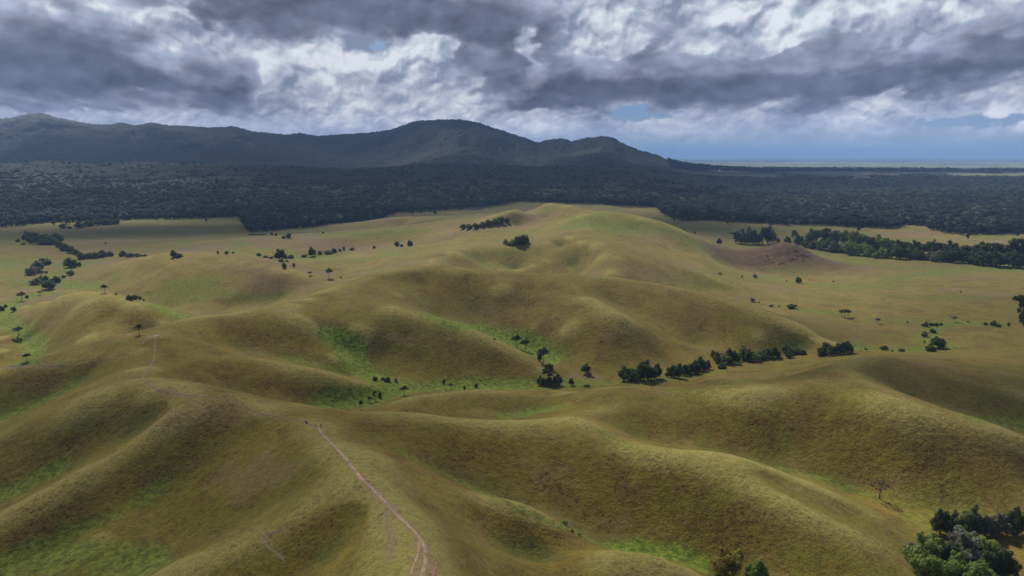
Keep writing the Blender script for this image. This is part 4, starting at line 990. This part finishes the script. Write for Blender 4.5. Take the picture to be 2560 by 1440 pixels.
# the leafless pinkish tree
X, Y = hit(2199, 1247); X, Y = float(X[0]), float(Y[0]); sl_ = Y * CP + 165 * SP
r = np.random.default_rng(3); cl = kind_umbrella(r, 9)
e = bpy.data.objects.new('bare_tree', None); col.objects.link(e); e.location = (X, Y, float(height(X, Y)) - .1); e.scale = (52 * sl_ / FOCAL,) * 2 + (48 * sl_ / FOCAL,)
e['label'] = 'leafless pinkish-grey tree standing alone at the foot of the dark slope'; e['category'] = 'tree'
V = []; F = []
for x_, y_, z_, c_, cz_ in cl:
    for k in range(16):
        d_ = r.standard_normal(3); d_ /= np.linalg.norm(d_); d_[2] = abs(d_[2]); tube(V, F, (x_, y_, z_ - .04), np.array((x_, y_, z_)) + d_ * c_ * 1.1, .006, .003, 3)
for nm, m_ in (('twigs', mesh_from('twigs', V, F, LEAF_PINK, True)), ('crown', crown_mesh('crown', [(a_, b_, c_ + .02, d_, e2 * 1.3) for a_, b_, c_, d_, e2 in cl], 330, .016, LEAF_PINK, r, 1, False)), ('trunk', trunk_mesh('trunk', cl, .5, .032, BARK, r))):
    c = bpy.data.objects.new(nm, m_); c.parent = e; col.objects.link(c)

# ------------------------------------------------------------------ trails: worn ribbons lying on the grass
def trail(name, pts, width, mat, lift=.10, wob=.35):
    P = catmull([(a_, b_, 0) for a_, b_ in pts], 9); X, Y = hit([p[0] for p in P], [p[1] for p in P])
    keep_ = [(X[0], Y[0])]
    for q in zip(X[1:], Y[1:]):
        if abs(q[1] - keep_[-1][1]) < 22 + .04 * q[1]: keep_.append(q)
    K_ = np.array(keep_); L = np.concatenate([[0], np.cumsum(np.hypot(*np.diff(K_, axis=0).T))])
    n_ = max(3, int(L[-1] / 1.4)); t = np.linspace(0, L[-1], n_); x = np.interp(t, L, K_[:, 0]); y = np.interp(t, L, K_[:, 1])
    for _ in range(2): x[1:-1] = (x[:-2] + x[1:-1] * 2 + x[2:]) / 4; y[1:-1] = (y[:-2] + y[1:-1] * 2 + y[2:]) / 4
    x = x + .35 * fbm(t / 7, t * 0 + 3, 2, 5); y = y + .35 * fbm(t / 7, t * 0 + 9, 2, 6)
    tx, ty = np.gradient(x), np.gradient(y); l_ = np.hypot(tx, ty) + 1e-9; nx, ny = -ty / l_, tx / l_
    V = []; m5 = 5
    for j in range(m5):
        o_ = (j / (m5 - 1) - .5) * width * (1 + wob * fbm(t / 3.1, t * 0 + j * 2.3, 3, 12))
        xx, yy2 = x + nx * o_, y + ny * o_
        V.append(np.stack([xx, yy2, height(xx, yy2) + lift - (.16 if j in (0, m5 - 1) else 0)], 1))
    V = np.stack(V, 1).reshape(-1, 3)
    return add(name, mesh_from(name, V, grid_faces(n_, m5).reshape(-1, 4)[:, ::-1], mat), kind='structure')
def soilmat(name, c1, c2):
    nt = NT(name); pos = nt.n('ShaderNodeNewGeometry').outputs['Position']
    c = nt.mix(nt.ramp(nt.noise(.8, 4, .7, pos), .35, .65), c1, c2); c = nt.mix(nt.ramp(nt.noise(.12, 2, .6, pos), .45, .6, 0, .5), c, (.17, .14, .06))
    d_ = nt.n('ShaderNodeBsdfPrincipled'); nt.l(c, d_.inputs['Base Color']); d_.inputs['Roughness'].default_value = .95
    nt.l(nt.bump(nt.noise(2.5, 3, .7, pos), .3, .8), d_.inputs['Normal']); nt.l(d_.outputs[0], nt.out.inputs['Surface']); return nt.m
SOIL = soilmat('trail_soil', (.36, .215, .125), (.48, .32, .20)); SOIL2 = soilmat('faint_trail_soil', (.22, .165, .085), (.27, .20, .12)); FAINT = soilmat('grassy_trail', (.16, .12, .055), (.21, .16, .085)); REDSOIL = soilmat('red_soil', (.34, .13, .07), (.42, .19, .11))
trail('trail', [(796,1070),(815,1095),(845,1125),(870,1152),(888,1176),(903,1196),(926,1217),(955,1246),(985,1279),(1010,1303),(1032,1325),(1050,1345),(1062,1368),(1064,1400),(1056,1440),(1050,1470)], 1.35, SOIL)
trail('trail', [(510,993),(555,995),(600,1012),(650,1034),(700,1042),(745,1051),(768,1058),(796,1070)], .7, FAINT)
trail('trail', [(390,850),(386,872),(386,892),(378,912),(362,934),(356,948),(370,960),(392,972),(420,980),(452,986),(485,991),(510,993)], .7, SOIL2)
trail('trail', [(385,846),(366,850),(353,862)], .8, SOIL2)
trail('trail', [(362,868),(330,877),(300,888),(262,898),(222,908),(180,915),(120,915),(60,913),(0,920)], .6, FAINT)
trail('trail', [(1050,1352),(1046,1380),(1036,1412),(1024,1440)], .7, SOIL)
trail('trail', [(966,1275),(970,1310),(975,1352),(972,1400)], .55, SOIL2, wob=.8)
trail('trail', [(1094,1405),(1088,1425),(1080,1450)], .7, REDSOIL, wob=.8)
trail('trail', [(1457,537),(1456,548),(1470,560),(1469,572)], 1.6, SOIL2)
trail('trail', [(655,1342),(672,1334),(700,1327)], .5, SOIL2)
trail('trail', [(653,1345),(668,1366),(690,1385),(712,1402)], .5, SOIL2)

# ------------------------------------------------------------------ boulders of the rocky hill and pale stones
STONE = plain('dark_stone', (.12, .092, .084), .9); PALE = plain('pale_stone', (.55, .52, .48), .9)
def rock_mesh(name, seed, mat):
    bm = bmesh.new(); bmesh.ops.create_icosphere(bm, subdivisions=2, radius=1.0); r = np.random.default_rng(seed); o_ = r.uniform(0, 50)
    for v in bm.verts:
        c = v.co; q = 1 + .38 * float(perlin(np.array([c.x * 1.2 + o_]), np.array([c.y * 1.2 + c.z * 1.7]), seed)[0]); c *= q; c.z *= .62
        v.co = Vector((round(c.x * 3.2) / 3.2 * .5 + c.x * .5, round(c.y * 3.2) / 3.2 * .5 + c.y * .5, c.z))
    me = bpy.data.meshes.new(name); bm.to_mesh(me); bm.free(); me.materials.append(mat); return me
rocks_ = [rock_mesh('boulder', k, STONE) for k in range(5)]
zones = [((1925,648),(22,9),10),((2005,640),(16,11),18),((1985,622),(12,6),6),((1975,656),(28,7),9)]
for (cx_, cy_), (rx, ry), n_ in zones:
    for k in range(n_):
        X, Y = hit(cx_ + r6.gauss(0, rx * .55), cy_ + r6.gauss(0, ry * .55)); X, Y = float(X[0]), float(Y[0])
        if Y > 1240 or Y < 1030: continue
        o = bpy.data.objects.new('boulder', r6.choice(rocks_)); col.objects.link(o); q = r6.uniform(.6, 1.8)
        o.location = (X, Y, float(height(X, Y)) + .1 + q * .05); o.rotation_euler = (r6.uniform(-.3, .3), r6.uniform(-.3, .3), r6.uniform(0, 6.3)); o.scale = (q * r6.uniform(.8, 1.7), q, q * r6.uniform(.7, 1.2))
        o['label'] = 'dark boulder among many on the slope of the small rocky hill'; o['category'] = 'rock'; o['group'] = 'boulders on the rocky hill'
pr = rock_mesh('pale_stone', 77, PALE)
for i, (px, py, q) in enumerate([(372,844,.9),(379,842,.8),(386,841,1.3),(391,840,1.1),(396,838,.9),(388,845,.7),(402,841,.6)]):
    X, Y = hit(px, py); X, Y = float(X[0]), float(Y[0])
    o = bpy.data.objects.new('pale_stone', pr); col.objects.link(o); o.location = (X, Y, float(height(X, Y)) + .1); o.scale = (q * 1.1, q * .6, q * .22); o.rotation_euler = (0, 0, i * 1.3)
    o['label'] = 'flat whitish rock on the bare knoll where two trails meet'; o['category'] = 'rock'; o['group'] = 'whitish rocks on the bare knoll'
for px, py, lb in ((285,1037,'small white stone alone on the left dark slope'),(420,1038,'tiny white stone below the bare trail bend')):
    X, Y = hit(px, py); X, Y = float(X[0]), float(Y[0]); o = bpy.data.objects.new('white_stone', pr); col.objects.link(o); o.location = (X, Y, float(height(X, Y)) + .15); o.scale = (.4, .35, .4); o['label'] = lb; o['category'] = 'rock'

# ------------------------------------------------------------------ people on the ridge
SKIN = plain('skin', (.16, .09, .06)); CLOTH = plain('dark_cloth', (.018, .017, .022)); HAIR = plain('black_hair', (.010, .009, .009)); PANTS = plain('dark_trousers', (.03, .028, .03)); BAG = plain('dark_bag', (.015, .016, .014))
def skinned(name, verts, edges, radii, mat, parent, root=0):
    me = bpy.data.meshes.new(name); me.from_pydata(verts, edges, []); me.materials.append(mat); me.update()
    o = bpy.data.objects.new(name, me); o.parent = parent; col.objects.link(o)
    md = o.modifiers.new('skin', 'SKIN')
    for i, r_ in enumerate(radii): me.skin_vertices[0].data[i].radius = (r_, r_); me.skin_vertices[0].data[i].use_root = (i == root)
    sm = o.modifiers.new('smooth', 'SUBSURF'); sm.levels = 1; sm.render_levels = 1
    return o
def person(px, py, label, pose, turn):
    X, Y = hit(px, py); X, Y = float(X[0]), float(Y[0])
    e = bpy.data.objects.new('person', None); col.objects.link(e); e.location = (X, Y, float(height(X, Y))); e.rotation_euler = (0, 0, turn); e['label'] = label; e['category'] = 'person'
    if pose == 'stand': J = dict(pel=(0, 0, .95), ch=(0, .02, 1.32), nk=(0, .02, 1.48), hd=(0, .04, 1.62), kn=.5, kf=.03, ft=.06, fy=-.02, el=(.26, 0, 1.14), wr=(.27, .10, .92))
    else: J = dict(pel=(0, -.12, .30), ch=(0, .02, .66), nk=(0, .06, .82), hd=(0, .11, .96), kn=.50, kf=.32, ft=.06, fy=.22, el=(.26, .16, .52), wr=(.14, .38, .48))
    V = [J['pel'], J['ch'], J['nk'], J['hd'], (J['hd'][0], J['hd'][1] + .01, J['hd'][2] + .11)]; E = [(0, 1), (1, 2), (2, 3), (3, 4)]; Rr = [.15, .17, .06, .10, .07]
    for sx in (-1, 1):
        b0 = len(V); V += [(sx * .19, J['ch'][1], J['ch'][2] + .07), (sx * J['el'][0], J['el'][1], J['el'][2]), (sx * J['wr'][0], J['wr'][1], J['wr'][2])]; E += [(1, b0), (b0, b0 + 1), (b0 + 1, b0 + 2)]; Rr += [.065, .048, .034]
        for k in range(5):                                   # four fingers and a thumb
            a_ = (k - 2) * .018; w_ = V[b0 + 2]; V.append((w_[0] + a_ + (sx * -.03 if k == 4 else 0), w_[1] + .05, w_[2] - (.07 if k < 4 else .03))); E.append((b0 + 2, len(V) - 1)); Rr.append(.009)
        b1 = len(V); V += [(sx * .10, J['pel'][1], J['pel'][2] - .04), (sx * .12, J['kf'], J['kn']), (sx * .12, J['fy'], J['ft'] + .02), (sx * .13, J['fy'] + .15, .035)]; E += [(0, b1), (b1, b1 + 1), (b1 + 1, b1 + 2), (b1 + 2, b1 + 3)]; Rr += [.105, .065, .045, .035]
    skinned('body', V, E, Rr, SKIN, e)
    c_, n_ = J['ch'], J['nk']
    skinned('shirt', [J['pel'], c_, (n_[0], n_[1], n_[2] - .05)] + [(sx * .20, c_[1], c_[2] + .07) for sx in (-1, 1)] + [(sx * J['el'][0], J['el'][1], J['el'][2]) for sx in (-1, 1)], [(0, 1), (1, 2), (1, 3), (1, 4), (3, 5), (4, 6)], [.175, .195, .085, .085, .085, .065, .065], CLOTH, e)
    skinned('trousers', [J['pel']] + [q for sx in (-1, 1) for q in ((sx * .10, J['pel'][1], J['pel'][2] - .04), (sx * .12, J['kf'], J['kn']), (sx * .12, J['fy'], .12))], [(0, 1), (1, 2), (2, 3), (0, 4), (4, 5), (5, 6)], [.165, .12, .082, .06, .12, .082, .06], PANTS, e)
    h_ = J['hd']; skinned('hair', [(h_[0], h_[1] - .03, h_[2] + .04), (h_[0], h_[1] - .01, h_[2] + .12)], [(0, 1)], [.115, .10], HAIR, e)
    return e
person(764.5, 1057, 'person in dark clothes crouching on the trail, left of a huddled pair', 'crouch', .5)
person(767.5, 1059.5, 'person in dark clothes crouching close beside another, right of the pair', 'crouch', -.9)
person(802.5, 1068, 'person in dark clothes standing alone on the ridge where the trail starts', 'stand', 2.4)
X, Y = hit(789.5, 1064); X, Y = float(X[0]), float(Y[0])
e = bpy.data.objects.new('backpack', None); col.objects.link(e); e.location = (X, Y, float(height(X, Y))); e['label'] = 'small dark backpack lying on the grass between the people'; e['category'] = 'backpack'
bm = bmesh.new(); bmesh.ops.create_cube(bm, size=1.0); bmesh.ops.scale(bm, vec=(.42, .28, .5), verts=bm.verts); bmesh.ops.translate(bm, vec=(0, 0, .25), verts=bm.verts); bmesh.ops.bevel(bm, geom=bm.edges[:], offset=.1, segments=3, affect='EDGES')
me = bpy.data.meshes.new('bag'); bm.to_mesh(me); bm.free(); me.materials.append(BAG); c = bpy.data.objects.new('bag', me); c.parent = e; col.objects.link(c)
bm = bmesh.new(); bmesh.ops.create_cube(bm, size=1.0); bmesh.ops.scale(bm, vec=(.3, .12, .24), verts=bm.verts); bmesh.ops.translate(bm, vec=(0, .18, .17), verts=bm.verts); bmesh.ops.bevel(bm, geom=bm.edges[:], offset=.04, segments=2, affect='EDGES')
me = bpy.data.meshes.new('pocket'); bm.to_mesh(me); bm.free(); me.materials.append(BAG); c = bpy.data.objects.new('pocket', me); c.parent = e; col.objects.link(c)
V = []; F = []
for sx in (-.12, .12):
    for z0, z1, y0, y1 in ((.44, .36, -.13, -.22), (.36, .14, -.22, -.2), (.14, .05, -.2, -.13)): tube(V, F, (sx, y0, z0), (sx, y1, z1), .02, .02, 5)
c = bpy.data.objects.new('straps', mesh_from('straps', V, F, CLOTH)); c.parent = e; col.objects.link(c)
